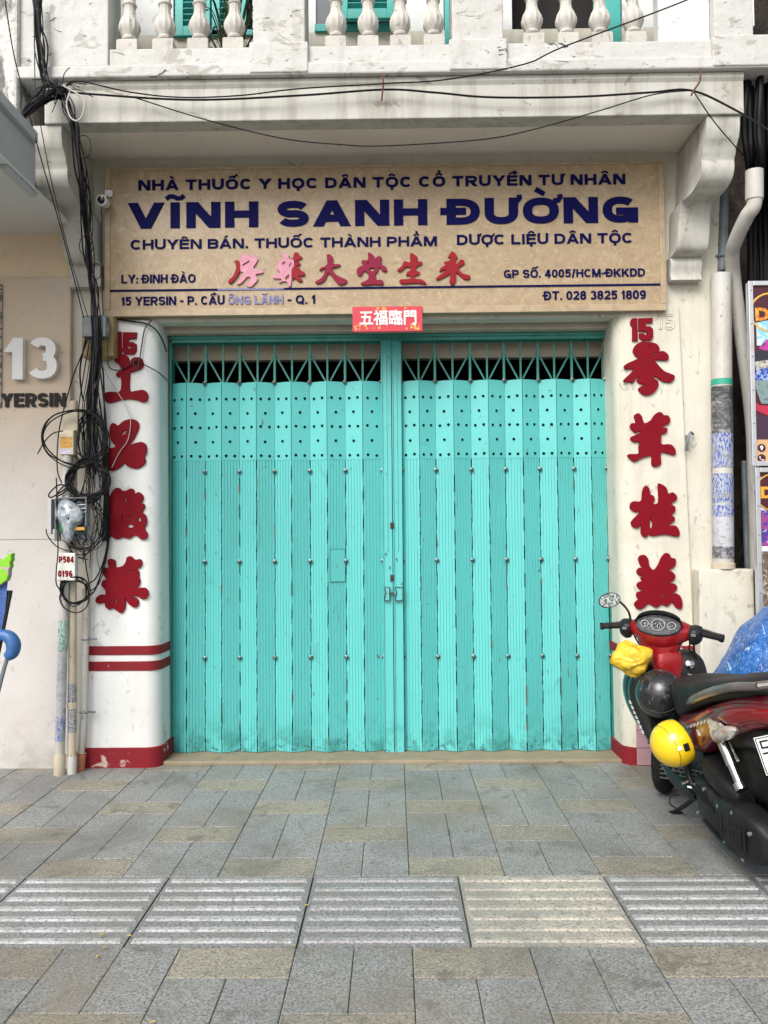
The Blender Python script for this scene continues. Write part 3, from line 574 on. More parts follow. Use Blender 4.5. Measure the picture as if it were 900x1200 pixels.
# ================================================================== balcony
YB = -.55
def balcony():
    zt = Z(91, YB); xl, xr = X(52, 110, YB), X(872, 120, YB)
    # main beam with its cove moulding
    prof = [(YB, Z_BB), (YB, Z(101, YB)), (YB-.012, Z(97, YB)), (YB-.012, zt), (YB+.13, zt), (YB+.13, Z_BB)]
    MB().prism([(xl, y, z) for y, z in prof], (xr-xl, 0, 0)).build('balcony_beam', MT['beam'], shop, bevel=.006)
    zs = Z_BB+.028
    MB().box(xl, xr, YB+.13, .0, zs, zs+.16).build('balcony_ceiling', MT['soffit'], shop)
    # slab edge: lower course, recessed upper course between projecting piers
    ye = YB-.05; z0 = zt; z1 = Z(71, ye); z2 = Z(52, ye+.02); xr2 = X(912, 70, ye); xl2 = X(19, 70, ye)
    MB().box(xl2, xr2, ye, -.002, z0+.002, z1).build('balcony_slab', MT['balcony'], shop, bevel=.010)
    bays = [(128, 296), (360, 528), (592, 840)]
    piers = [(X(57, 60, ye), X(126, 30, ye)), (X(296, 30, ye), X(357, 30, ye)), (X(530, 30, ye), X(590, 30, ye)), (X(838, 30, ye), X(884, 30, ye))]
    zr = z2+.62
    for i, (a, c) in enumerate(piers):
        b = MB().box(a, c, ye+.012, YB+.2, z1, zr+.1)
        if i > 0: b.box(a-.02, c+(.02 if i < 3 else .3), ye-.008, YB+.2, z0+.012, z2+.012)
        b.build('pier', MT['balcony'], shop, bevel=.008)
    MB().box(xl2, X(57, 60, ye)-.003, ye+.03, YB+.2, z1, zr+.6).build('corner_post', MT['balcony'], shop, bevel=.006)
    MB().box(piers[0][1]+.002, piers[3][0]-.002, ye+.024, YB+.16, z1-.004, z2).build('plinth_course', MT['balcony'], shop, bevel=.008)
    MB().box(piers[0][0]-.05, piers[3][1]+.05, ye-.02, YB+.18, zr, zr+.09).build('handrail', MT['balcony'], shop, bevel=.01)
    MB().box(X(770, 30, YB+.05), piers[3][0]-.004, YB+.03, YB+.12, z2, zr).build('side_panel', MT['plaster'], shop)
    # balusters
    yb = ye+.085; h = zr-z2; first = None
    s = 1.0
    prof = [(.036, .064), (.034, .072), (.034, .078), (.044, .086), (.046, .096), (.041, .104), (.042, .108), (.055, .130, .035), (.0635, .155, .05), (.064, .178, .05), (.056, .205, .05), (.044, .228, .045), (.035, .250, .045), (.033, .285, .04), (.036, .30, .02), (.042, .306), (.044, .314), (.038, .322), (.036, .33), (.033, .36, .04), (.036, .39, .045), (.055, .43, .05), (.063, .46, .05), (.06, .485, .05), (.05, .51), (.044, .52), (.046, .53), (.036, .54), (.036, h-.06)]
    for px in (152, 193.5, 234, 275, 394, 431.5, 469, 508, 623.5, 663.5, 703, 742):
        x = X(px, 40, yb)
        if first is None:
            b = MB().box(-.064, .064, -.06, .06, -.004, .058).box(-.060, .060, -.056, .056, .058, .066)
            b.lathe((0, 0, 0), prof, 36)
            b.box(-.062, .062, -.06, .06, h-.06, h+.004)
            first = b.build('baluster', MT['baluster'], shop, smooth=True, angle=30); first.location = (x, yb, z2)
        else: copy_part(first, shop, (x, yb, z2))
    # back wall of the balcony with its openings
    zf = zs+.17; zT = zf+3.0; yw = .0
    MB().box(xl, xr, YB+.2, -.004, zs+.162, zf).build('balcony_floor', MT['soffit'], shop)
    def wx(px): return X(px, 25, yw)
    def wz(py): return Z(py, yw)
    b = MB(); z5 = 5.003
    segs = [(-2.52, wx(120), 0, 99), (wx(120), wx(203), 0, 99), (wx(203), wx(296), wz(36), zf+1.9), (wx(296), wx(370), 0, 99), (wx(370), wx(466), wz(33), zf+1.9), (wx(466), wx(520), 0, 99), (wx(529), wx(600), 0, 99), (wx(600), wx(700), -1, zf+2.1), (wx(729), wx(884), 0, 99)]
    for (a, c, za, zb) in segs:
        if zb == 99: b.box(a, c, yw, .14, 5.0, zT)
        else:
            if za > zf: b.box(a, c, yw, .14, min(5.0, za-.001), za)
            b.box(a, c, yw, .14, zb, zT)
    b.build('upper_wall', MT['plaster'], shop)
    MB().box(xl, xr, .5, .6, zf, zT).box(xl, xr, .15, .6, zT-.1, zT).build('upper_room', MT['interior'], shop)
    def shutter(px0, px1, py_bot, y):
        a, c = X(px0, 20, y), X(px1, 20, y); z0 = Z(py_bot, y); z1 = zf+1.9
        b = MB(); w_ = .055
        b.box(a, a+w_, y, y+.04, z0, z1); b.box(c-w_, c, y, y+.04, z0, z1); b.box(a+w_, c-w_, y, y+.04, z0, z0+.07); b.box(a+w_, c-w_, y, y+.04, z1-.07, z1)
        z = z0+.10
        while z < z1-.08:
            b.obox(((a+c)/2, y+.02, z), ((c-a)/2-w_, 0, 0), (0, .018, -.012), (0, .002, .0035)); z += .042
        return b.build('shutter', MT['teal'], shop, bevel=.003)
    shutter(205, 246, 38, -.03); shutter(248, 288, 38, -.02); shutter(398, 463, 21, -.09)
    MB().box(wx(369), wx(466), -.02, -.001, wz(37), wz(29)).build('window_sill', MT['teal'], shop); MB().box(wx(203), wx(296), -.02, -.001, wz(40), wz(34)).build('window_sill', MT['teal'], shop)
    MB().box(wx(370), wx(400), .02, .03, wz(33), zf+1.9).build('window_pane', MT['navyglass'], shop)
    MB().box(wx(521), wx(528), -.012, .14, zf, zf+2.2).box(wx(701), wx(728), .06, .14, zf, zf+2.2).box(wx(709), wx(727), -.015, .058, zf, zf+2.2).build('door_frame', MT['teal'], shop, bevel=.004)
balcony()

# corbels carrying the balcony: an S-shaped profile cut through the wall's depth
_xc = X(828, 150, YB+.02)
_edge = [(828, 146), (827, 160), (824.5, 170), (823, 181), (821.5, 187), (822, 197), (820, 208), (816, 217), (810, 226), (803, 232.5), (799, 236), (796.5, 246), (795, 262), (794, 280), (792, 292), (788, 299), (785, 302), (786.5, 309), (785.5, 321), (787, 328)]
_pts = []
for px, py in _edge:
    q = UX(px, py, _xc); yy = YB+.02+(q.y-(YB+.02))*.655; _pts.append(U(px, py, yy))
_pts = cat(_pts[:4], 2)+cat(_pts[4:16], 4)+cat(_pts[16:], 3)
def corbel(sg, x0):
    """sg +1: right corbel; -1: its mirror image. x0 is the inner edge at the top"""
    b = MB(); w_ = .205; top = _pts[0]
    P_ = [Vector((top.x, top.y, Z_BB-.004))]+_pts
    A = [Vector((x0+sg*(p.x-top.x), p.y, p.z)) for p in P_]; B = [Vector((x0+sg*(p.x-top.x+w_), p.y, p.z)) for p in P_]
    A0 = [Vector((p.x, -.003, p.z)) for p in A]; B0 = [Vector((p.x, -.003, p.z)) for p in B]
    b.loft([[A[i], B[i], B0[i], A0[i]] for i in range(len(A))])
    b.build('corbel', MT['beam'], shop, smooth=True, angle=38)
corbel(1, _pts[0].x); corbel(-1, X(72, 157, YB+.02))
# conduit on the left balcony end
# ================================================================== folding gate
YN, YF = .235, .285          # near and far folds of the pleats
gate = thing('folding_gate', 'turquoise steel folding gate, pleated slats with rows of punched holes, closed across the shop entrance', 'gate', (0, .26, .02))
ZB, ZP, ZS = .028, Z(538, .26), Z(446.5, .26)     # bottom, where the punched plate starts, top of slats
ZTOP = Z(396, .26)
def slat_mesh(A, B, near_right):
    """one slat from fold A to fold B (plan points): ribbed below, punched plate above"""
    A, B = Vector((A[0], A[1], 0)), Vector((B[0], B[1], 0)); d = B-A; W = d.length; t = d/W; n = Vector((t.y, -t.x, 0))
    if n.y > 0: n = -n
    b = MB(); g = .0016
    # ribbed lower sheet: four fine grooves across, edges stepped like interleaved hinge knuckles
    us = [0.0]
    for k in range(5):
        c = .17+k*.165; us += [c-.020, c-.010, c+.010, c+.020]
    us.append(1.0)
    dep = [0]+[0, -.0042, -.0042, 0]*5+[0]
    zs = [ZB]; z = ZB+R.uniform(.05, .16); k = R.choice((0, 1)); steps = [(ZB, k)]
    while z < ZP-.03:
        steps += [(z-.0015, k), (z+.0015, 1-k)]; k = 1-k; z += .098
    steps.append((ZP, k))
    rings = []
    for (z, k) in steps:
        e0 = g+(.0028 if k else 0); e1 = g+(0 if k else .0028)
        rings.append([A+t*(e0 if u == 0 else W-e1 if u == 1 else W*u)+n*dd+Vector((0, 0, z)) for u, dd in zip(us, dep)])
    b.loft(rings, caps=False, closed=False)
    # punched plate with 2-1-2-1-2 holes
    H = ZS-ZP; outer = [(g, 0), (W-g, 0), (W-g, H-.002), (W*.5, H), (g, H-.002)]; holes = []; rims = []
    for py, us_ in ((466, (.25, .72)), (482.5, (.48,)), (499, (.25, .72)), (516, (.48,)), (533, (.25, .72))):
        zc = Z(py, .26)-ZP
        for u in us_:
            c = (W*u+R.uniform(-.002, .002), zc+R.uniform(-.003, .003)); rims.append(c)
            holes.append([(c[0]+.0105*math.cos(a*math.pi/6), c[1]+.0105*math.sin(a*math.pi/6)) for a in range(12)])
    vs, fs = flat_shape([outer]+holes, .0016)
    b.add([A+t*p.x+n*(.0008-p.z)+Vector((0, 0, ZP+p.y)) for p in vs], fs)
    for c in rims:
        b.lathe(A+t*c[0]+Vector((0, 0, ZP+c[1]))+n*.0016, [(.0108, 0), (.0108, .0016), (.0140, .0016), (.0150, 0)], 12, n, caps=False)
    return b
LX = [200, 218.5, 240.5, 259.5, 281, 300.5, 322, 341.5, 363.5, 383.5, 405, 425.5, 448.2]
RX = [471.0, 492, 511, 532.5, 552.5, 573.5, 592.5, 613.5, 632.5, 653.5, 672.5, 693.5, 711]
def plan(px, i):
    y = YF if i % 2 == 0 else YN
    return (X(px, 560, y), y)
bolt0 = None
for F in (LX, RX):
    pts = [plan(px, i) for i, px in enumerate(F)]
    for i in range(12):
        slat_mesh(pts[i], pts[i+1], i % 2 == 0).build('slat', MT['gate'], gate, fix=False)
    # uprights at the folds, seen above the slats, with their lattice stays
    for i, (x, y) in enumerate(pts):
        if 0 < i < 12 or True:
            r = .0085 if i % 2 == 0 else .007
            MB().box(x-r, x+r, YF+.01, YF+.01+2*r, ZS-.25, ZTOP-.004).build('upright', MT['gate_dark'], gate, bevel=.002)
    za, zb = Z(413, .3), Z(450, .3)
    for i in range(12):
        (xa, _), (xb, _) = pts[i], pts[i+1]
        if i % 2 == 0: p, q = (xa, YF+.034, za), (xb, YF+.034, zb)
        else: p, q = (xb, YF+.04, za), (xa, YF+.04, zb)
        p, q = Vector(p), Vector(q); d = (q-p); m = (p+q)/2+d*.05
        MB().obox(m, d*.56, Vector((d.z, 0, -d.x)).normalized()*.006, (0, .002, 0)).build('lattice_stay', MT['gate_dark'], gate)
    # dome bolts on the far folds
    for i in range(0, 13, 2):
        x, y = pts[i]
        for py in (447.5, 551.5, 657, 769.5):
            loc = Vector((x, YF-.016, Z(py, YF)))
            if bolt0 is None:
                b = MB().lathe(world_loc(gate), [(.0150, 0), (.0150, .003), (.0105, .005), (.0095, .010), (.006, .0135), (.001, .0150)], 12, (0, -1, 0))
                bolt0 = b.build('bolt', MT['bolt'], gate, smooth=True); bolt0.location = loc-world_loc(gate)
            else: copy_part(bolt0, gate, loc-world_loc(gate))
# middle posts and the rails
xa, xm, xc = X(448, 600, YN), X(460, 600, YN), X(471.5, 600, YN)
def scuffs():
    # bare, rusty and blackened chips along the folds and the foot of the slats
    b = MB(); b2 = MB()
    for F in (LX, RX):
        pts = [plan(px, i) for i, px in enumerate(F)]
        for i, (x, y) in enumerate(pts):
            for k in range(4):
                z = R.uniform(.1, 1.95); h_ = R.uniform(.006, .03) if R.random() < .8 else R.uniform(.04, .07); w_ = R.uniform(.0012, .003)
                (b if R.random() < .6 else b2).box(x-w_+R.uniform(-.004, .004), x+w_, y-.0060-.0005*k, y-.002, z-h_, z+h_)
    tag(b.build('chipped_paint', mat('chip_dark', L(.03, .05, .045), .8), gate), kind='stuff'); tag(b2.build('chipped_paint', mat('chip_rust', L(.16, .06, .03), .85), gate), kind='stuff')
scuffs()
def post(x0, x1):
    y = YN+.012
    b = MB().box(x0, x1, y, y+.035, ZB-.006, ZTOP-.012)
    w_ = (x1-x0)
    b.box(x0, x0+.007, y-.010, y, ZB-.006, ZTOP-.012); b.box(x1-.007, x1, y-.010, y, ZB-.006, ZTOP-.012); b.box(x0+w_*.42, x0+w_*.56, y-.006, y, 1.42, ZTOP-.012)
    return b.build('lock_post', MT['gate'], gate, bevel=.002)
post(xa, xm-.0025); post(xm+.0025, xc)
MB().box(GX0+.004, GX1-.004, YN-.01, YF+.06, ZTOP, ZTOP+.022).box(GX0+.004, GX1-.004, YN+.0, YN+.006, ZTOP-.026, ZTOP).box(GX0+.004, GX1-.004, YF+.04, YF+.046, ZTOP-.026, ZTOP).build('top_rail', MT['gate_dark'], gate, bevel=.003)
for x_ in (GX0+.004, GX1-.016): MB().box(x_, x_+.012, YN, YF+.05, ZB, ZTOP).build('side_channel', MT['gate_dark'], gate)
mi = mat('floor_track', L(.05, .05, .05), .6)
MB().box(GX0+.03, GX1-.03, YF+.015, YF+.03, .024, .031).build('floor_track', mi, gate)
# wicket flap on the left leaf
(ax, ay), (bx, by) = plan(383.5, 9), plan(405, 10)
p0, p1 = Vector((ax, ay, 0)), Vector((bx, by, 0)); t = (p1-p0).normalized(); n = Vector((t.y, -t.x, 0)); n = n if n.y < 0 else -n
W = (p1-p0).length; zA, zC = Z(681, .26), Z(643, .26)
b = MB(); c = p0+t*W*.53+Vector((0, 0, (zA+zC)/2))+n*.002
b.obox(c, t*W*.40, n*.003, Vector((0, 0, (zC-zA)/2)))
b.build('wicket_flap', MT['gate'], gate, bevel=.002)
b = MB()
for dx in (-.41, .41): b.obox(c+t*W*dx, t*.0022, n*.0042, Vector((0, 0, (zC-zA)/2+.004)))
for dz in (-1, 1): b.obox(c+Vector((0, 0, dz*(zC-zA)/2)), t*W*.41, n*.0042, Vector((0, 0, .0022)))
b.build('flap_edge', MT['gate_dark'], gate)
# latch, keyholes and hasps on the posts
mr = mat('rusty_iron', L(.05, .035, .028), .8, layers=[(60, 5, .45, .65, L(.03, .02, .018), .9, O1, .2)])
y = YN+.002
def at(px, py): return X(px, py, y), Z(py, y, px)
for py in (615.5, 677):
    x, z = at(459, py); b = MB().box(x-.010, x+.016, y-.006, y+.010, z-.024, z+.020).box(x-.008, x+.004, y-.012, y-.006, z-.020, z+.006)
    b.build('keyhole_plate', mr, gate, bevel=.003)
for px, py in ((452, 649), (456.5, 665), (471, 684), (464.5, 655)):
    x, z = at(px, py); MB().box(x-.003, x+.003, y-.003, y+.004, z-.007, z+.007).build('chip', mr, gate)
for (x0, x1) in ((450.5, 457), (463, 472.5)):
    xa_, za_ = at(x0, 704); xb_, zb_ = at(x1, 688)
    b = MB(); yy = y-.012
    q = [(xa_, yy, za_), (xb_, yy, za_), (xb_-.004, yy, (za_+zb_)/2), (xb_, yy, zb_), (xa_, yy, zb_), (xa_+.012, yy, (za_+zb_)/2+.01), (xa_+.004, yy, (za_+zb_)/2-.014)]
    b.box(xa_+.006, xb_-.006, yy+.004, yy+.02, za_+.004, zb_-.004)
    b.build('hasp', MT['gate'], gate)
    MB().tube(q+[q[0]], .0036, 6).build('hasp_rim', mr, gate)
x, z = at(459.5, 695); MB().box(x-.022, x+.012, y-.022, y-.012, z-.006, z+.006).build('hasp_bar', mr, gate)

# ================================================================== shop sign
YS = -.075
sign = thing('shop_sign', 'wide beige marble-look shop sign with navy lettering and red characters above the turquoise gate', 'sign', (0, 0, Z_SB))
sxa, sxb = X(122.5, 280, YS), X(779.5, 270, YS)
MB().box(sxa+.012, sxb-.012, YS+.010, -.003, Z_SB+.012, Z_ST-.012).build('panel', MT['marble'], sign)
fw = .036
b = MB(); bz = .046
b.box(sxa, sxb, YS, YS+.03, Z_SB, Z_SB+bz)
b.box(sxa, sxa+fw, YS, YS+.03, Z_SB+bz+.001, Z_ST); b.box(sxb-fw, sxb, YS, YS+.03, Z_SB+bz+.001, Z_ST); b.box(sxa+fw+.001, sxb-fw-.001, YS+.003, YS+.03, Z_ST-.014, Z_ST)
b.build('frame', MT['signframe'], sign, bevel=.003)
MB().box(sxa, sxb, YS+.031, .148, Z_SB+.001, Z_SB+.011).build('underside', mat('sign_board_edge', L(.30, .25, .18), .8), sign)
yL = YS+.004
def line(body, x0, xb_, by0, ty0, by1=None, off=.2, m='navy', dep=.008, nm='lettering', tr=.10):
    """x range and left-end baseline / cap-top rows in the photograph"""
    a, c = U(x0, by0, yL), U(xb_, by1 or by0, yL); zb = (a.z+c.z)/2 if by1 else a.z
    cap = U(x0, ty0, yL).z-a.z
    return text(nm, body, a.x, c.x, zb, cap, yL, dep, MT[m], sign, off, tr)
line('NHÀ THUỐC Y HỌC DÂN TỘC CỔ TRUYỀN TƯ NHÂN', 162, 733, 223.7, 211.8, 214.7, .25, tr=.13)
line('VĨNH SANH ĐƯỜNG', 150, 748, 268.5, 238.5, 259.5, .31, dep=.014, tr=.11)
line('CHUYÊN BÁN. THUỐC THÀNH PHẨM', 153, 512, 292, 281, 287.8, .22)
line('DƯỢC LIỆU DÂN TỘC', 535.5, 742, 287.8, 276.3, 283, .22)
line('LY: ĐINH ĐÀO', 142, 229, 331.8, 322, None, .20)
line('GP SỐ. 4005/HCM-ĐKKDD', 590.5, 756, 326.2, 317, 322.7, .20)
line('15 YERSIN - P. CẦU', 142, 263, 357.8, 348, None, .20)
line('ÔNG LÃNH', 267, 332, 356.6, 346.8, None, .20, 'faded'); line('- Q. 1', 337, 369.5, 355.8, 346, None, .20)
line('ĐT. 028 3825 1809', 637.5, 757, 351.5, 341.5, 349.7, .20)
zr = (U(124, 341, yL).z+U(775, 332.8, yL).z)/2
b = MB().box(X(125, 340, yL), X(255, 340, yL), yL, yL+.006, zr-.006, zr+.006).box(X(333, 340, yL), sxb-fw-.002, yL, yL+.006, zr-.006, zr+.006); b.build('rule', MT['navy'], sign)
MB().box(X(255, 340, yL)+.001, X(333, 340, yL)-.001, yL, yL+.006, zr-.006, zr+.006).build('rule', MT['faded'], sign)
def sc(outl, org, m, dep=.016, y=None): sign_shape('character', outl, org, 5.625, (y or yL)-.006, dep, MT[m], sign, 3, .0015)
o1, o2 = (260, 285), (400, 285)
sc([[(118, 120), (150, 65), (180, 90), (200, 80), (235, 100), (225, 130), (205, 165), (260, 178), (268, 195), (220, 205), (235, 235), (215, 265), (185, 290), (160, 270), (185, 250), (190, 225), (165, 222), (130, 260), (100, 268), (135, 215), (140, 190), (124, 185), (124, 150), (120, 140)], [(138, 138), (185, 112), (180, 127), (142, 150)]], o1, 'signpink')
sc([[(85, 118), (116, 121), (121, 170), (98, 222), (60, 262), (42, 250), (75, 215), (96, 160)]], o1, 'signred')
sc([[(360, 165), (375, 130), (365, 110), (400, 108), (400, 75), (440, 75), (440, 100), (472, 110), (474, 150), (459, 175), (459, 220), (454, 275), (440, 285), (430, 255), (400, 250), (380, 260), (395, 235), (345, 230), (340, 215), (385, 195)], [(415, 232), (440, 205), (446, 232), (430, 245)], [(398, 130), (418, 118), (420, 128), (402, 145)], [(440, 150), (455, 128), (460, 135), (446, 158)]], o1, 'signpink')
sc([[(450, 105), (470, 95), (478, 65), (500, 62), (510, 80), (530, 95), (500, 110), (480, 120), (510, 125), (515, 140), (490, 150), (510, 165), (520, 180), (545, 195), (540, 213), (500, 215), (525, 235), (528, 250), (505, 250), (478, 225), (467, 240), (464, 175), (480, 150), (478, 112)]], o1, 'signred')
sc([[(693, 75), (730, 90), (735, 135), (780, 140), (765, 155), (725, 165), (755, 210), (825, 245), (800, 270), (765, 265), (705, 195), (680, 240), (640, 265), (615, 255), (660, 225), (685, 165), (648, 180), (650, 165), (695, 140)]], o1, 'signcrim')
sc([[(178, 62), (215, 85), (215, 105), (245, 85), (265, 95), (262, 135), (295, 160), (298, 185), (270, 180), (250, 155), (235, 190), (225, 200), (230, 240), (270, 245), (272, 272), (215, 270), (150, 275), (130, 262), (175, 240), (180, 205), (165, 190), (150, 180), (125, 215), (105, 200), (105, 170), (130, 150), (145, 150), (135, 115), (175, 110)], [(178, 172), (205, 160), (222, 172), (205, 186)], [(170, 128), (180, 122), (184, 132), (174, 138)]], o2, 'signcrim')
sc([[(455, 65), (500, 90), (498, 120), (530, 122), (525, 140), (495, 155), (490, 180), (515, 190), (510, 205), (485, 212), (485, 235), (530, 240), (560, 268), (500, 260), (430, 265), (390, 262), (390, 240), (455, 235), (455, 212), (430, 210), (435, 190), (455, 180), (455, 160), (425, 155), (390, 185), (370, 175), (400, 150), (415, 120), (455, 125)]], o2, 'signred')
sc([[(720, 65), (735, 55), (765, 90), (755, 105), (760, 140), (785, 110), (805, 112), (808, 135), (770, 165), (800, 200), (845, 212), (845, 232), (810, 235), (755, 190), (755, 240), (735, 275), (715, 255), (720, 200), (690, 215), (635, 240), (630, 225), (680, 190), (690, 170), (650, 185), (655, 165), (690, 140), (680, 125), (715, 115), (720, 95), (705, 90)]], o2, 'signred')

# red plaque hung under the sign
yq = YS-.012
xa, xb = X(413, 374, yq), X(495, 374, yq); za, zb = U(454, 388.5, yq).z, U(454, 359, yq).z
pq = thing('lucky_plaque', 'small red plaque with four white characters hung over the gate, under the sign', 'plaque', ((xa+xb)/2, yq, za))
mq = mat('plaque_red', L(.52, .025, .05), .4, layers=[(60, 4, .62, .68, L(.55, .22, .08), .6, O1, .4)])
MB().box(xa, xb, yq, yq+.010, za, zb).build('board', mq, pq, bevel=.002)
h = zb-za
text_cjk('character', '五福臨門', xa+.048, xb-.04, za+h*.30, h*.46, yq-.003, .003, MT['white'], pq, .022)
mg = mat('plaque_gold', L(.55, .33, .06), .4)
b = MB()
for i in range(26):
    x = R.choice((R.uniform(xa+.012, xa+.10), R.uniform(xb-.11, xb-.02))) if i < 18 else R.uniform(xa+.1, xb-.1)
    z = za+R.uniform(.012, .045) if i < 20 else zb-R.uniform(.012, .02)
    r = R.uniform(.004, .010); b.lathe((x, yq, z), [(r, 0), (r, .0012+i*.00004)], 8, (0, -1, 0))
b.build('ornament', mg, pq)
MB().tube([(xa+.06, yq+.004, zb-.005), (xa+.06, YS-.002, zb+.012)], .0025, 6).tube([(xb-.06, yq+.004, zb-.005), (xb-.06, YS-.002, zb+.012)], .0025, 6).build('hanger', MT['steel'], pq)
# ================================================================== neighbouring building on the left
nb = thing('neighbour_building', 'beige neighbouring shop front numbered 13 at the left edge', 'building', (-2.9, -.05, 0))
yn = -.05
xe = X(82.5, 400, yn)
zpt = Z(325, yn, 40)
MB().box(-3.6, xe, yn, -.0035, -.003, zpt).build('pilaster', MT['pilaster'], nb, bevel=.008)
MB().box(-3.6, -2.03, -.02, -.003, zpt+.001, 3.62).build('wall', MT['tan'], nb)
b = MB(); zj = Z(632, yn, 40)
b.box(-3.6, xe-.004, yn-.002, yn+.01, zj-.002, zj+.002).build('wall_joint', mat('joint_line', L(.30, .26, .22), .9), nb)
MB().box(-3.6, X(3, 400, yn), yn-.012, yn+.004, Z(478, yn, 0), zpt-.05).build('side_panel', mat('louvre_shade', L(.34, .30, .25), .7, layers=[(40, 2, .5, .55, L(.06, .055, .05), .8, (.02, 1, 1), 0)]), nb)
# canopy box and its ceiling seen from below
xc_ = -2.15
MB().box(-4.5, xc_, -1.75, -.66, 3.63, 3.95).build('canopy', MT['greypanel'], nb, bevel=.008)
MB().box(-4.5, xc_+.02, -1.70, -.021, 3.612, 3.629).build('canopy_ceiling', MT['greyceil'], nb)
MB().box(xc_-.012, xc_+.03, -1.6, -.70, 3.90, 3.965).box(xc_-.03, xc_+.012, -1.05, -.67, 3.585, 3.611).build('canopy_trim', MT['greypanel'], nb, bevel=.004)
MB().box(-4.6, X(21, 60, -.60), -.61, .2, 3.96, 7.6).build('upper_wall', MT['stained'], nb, bevel=.02)
def num(name, body, px0, px1, pyb, pyt, y, dep, m, off):
    a, c = U(px0, pyb, y), U(px1, pyb, y); return text(name, body, a.x, c.x, a.z, U(px0, pyt, y).z-a.z, y, dep, m, nb, off)
yt = yn-.055
num('numeral', '1', 5, 28, 444.5, 396, yt, .05, MT['white'], .22); num('numeral', '3', 33, 66.5, 443.8, 395.5, yt, .05, MT['white'], .22)
num('lettering', 'YERSIN', 1, 76.5, 477, 461, yn-.014, .013, MT['cable'], .24)
# recess between the two fronts: its shade is put into a darker panel colour
MB().box(xe+.002, -2.02, -.006, -.002, -.003, Z(480, 0, 90)).build('recess_shade_panel', MT['recess'], shop)

# ================================================================== alley and neighbour on the right
al = thing('alley_building', 'dark stained alley wall behind the pipes at the right edge', 'building', (2.8, .6, 0))
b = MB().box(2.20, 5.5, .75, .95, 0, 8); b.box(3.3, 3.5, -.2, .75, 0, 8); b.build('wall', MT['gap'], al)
b = MB()
for i in range(17):
    px = 874+i*2.3+R.uniform(-2, 2); yy = -.42+R.uniform(-.1, .12); w1 = R.uniform(-3, 3)
    o = MB().tube([U(px+w1, 62, yy+.02), U(px, 100, yy), U(px-1+w1, 150, yy+.03), U(px+2, 195, yy+.12), U(px+3-w1, 250, .22), U(px+4, 330, .32), U(px+6, 470, .34)], R.uniform(.011, .024), 8, 5); b.add(o.v, o.f)
bt = b.build('alley_cables', MT['cable'], None, smooth=True); tag(bt, 'thick dark bundle of cables running up the alley beside the balcony', 'cables')

# ================================================================== pipes
def pipe(name, label, pts, r, m, parts=(), catg='pipe'):
    t = thing(name, label, catg, Vector(pts[-1]) if pts[-1][2] < pts[0][2] else Vector(pts[0]))
    MB().tube(pts, r, 18, 0 if len(pts) == 2 else 6).build('tube', m, t, smooth=True)
    return t
def col(p, q, t): return Vector(p)+(Vector(q)-Vector(p))*t
# left pair of plastic conduits
a, c = U(78, 512, -.24), U(66, 902, -.24); a = Vector((a.x, -.215, a.z)); c = Vector((c.x, -.19, .0))
p1 = pipe('conduit_pipe', 'leaning plastic pipe plastered with blue and green stickers by the left wall', [a, col(a, c, .5), c], .030, MT['pvc'])
MB().lathe(c, [(.036, .0), (.037, .12), (.033, .135)], 18, (a-c)).build('socket', MT['pvc_yel'], p1, smooth=True)
ax = (c-a).normalized()
def sticker(parent, p, q, t0, t1, r, a0, a1, m):
    """a paper wrapped part of the way round a pipe"""
    p, q = Vector(p), Vector(q); A = (q-p).normalized(); u = A.cross(Vector((0, 1, 0))).normalized(); v = A.cross(u)
    rings = []
    for k in range(7):
        c_ = p+(q-p)*(t0+(t1-t0)*k/6)
        rings.append([c_+(u*math.cos(x)+v*math.sin(x))*(r+.0014+R.uniform(-.0003, .0005)) for x in [a0+(a1-a0)*j/40 for j in range(41)]])
    MB().loft(rings, caps=False, closed=False).build('sticker', m, parent, smooth=True)
def paper(name, base, ink, sc=(95, 95, 38)):
    return mat(name, base, .6, layers=[(1, 3, .50, .55, ink, .9, sc, .4), (5, 6, .50, .58, L(base[0]*.75, base[1]*.75, base[2]*.72), .8, (1, 1, 2), .5), (22, 8, .56, .64, L(.22, .21, .2), .75, (1, 1, 1.4), .8)])
st_g = paper('sticker_green', L(.45, .55, .52), L(.02, .20, .13)); st_w = paper('sticker_white', L(.46, .46, .48), L(.42, .43, .5)); st_b = paper('sticker_blue', L(.36, .39, .46), L(.01, .045, .32)); st_k = paper('sticker_black', L(.40, .40, .42), L(.02, .02, .03), (130, 130, 90)); st_d = paper('sticker_dirty', L(.085, .085, .095), L(.28, .28, .29), (34, 34, 34))
f0, f1 = math.pi*.95, math.pi*2.15       # facing the street
def tt(py, p, q): # parameter of a picture row along a pipe
    P = [col(p, q, k/200) for k in range(201)]
    def row(w): d = w-CAM; return 600-F_PX*d.dot(cu)/d.dot(cf)
    return min(range(201), key=lambda k: abs(row(P[k])-py))/200
for (y0, y1, m) in ((728, 762, st_g), (766, 800, st_w), (800, 840, st_w), (838, 868, st_b)): sticker(p1, a, c, tt(y0, a, c), tt(y1, a, c), .030, 0, math.pi*2*.999 if m is st_g else 5.2, m)
a, c = U(86, 470, -.17), U(84, 899, -.17); a = Vector((a.x, -.165, a.z)); c = Vector((c.x, -.165, .0))
p2 = pipe('conduit_pipe', 'upright cream plastic pipe with a socket joint, between the stickered pipe and the wall', [a, c], .026, MT['pvc_yel'])
MB().lathe(c, [(.031, 0), (.032, .10), (.028, .115)], 18).build('socket', MT['pvc'], p2, smooth=True)
MB().lathe((a.x, a.y, .42), [(.030, 0), (.031, .04), (.027, .045)], 18).build('coupling', MT['pvc_yel'], p2, smooth=True)
sticker(p2, a, c, tt(800, a, c), tt(858, a, c), .026, 0, 6.2, st_k)
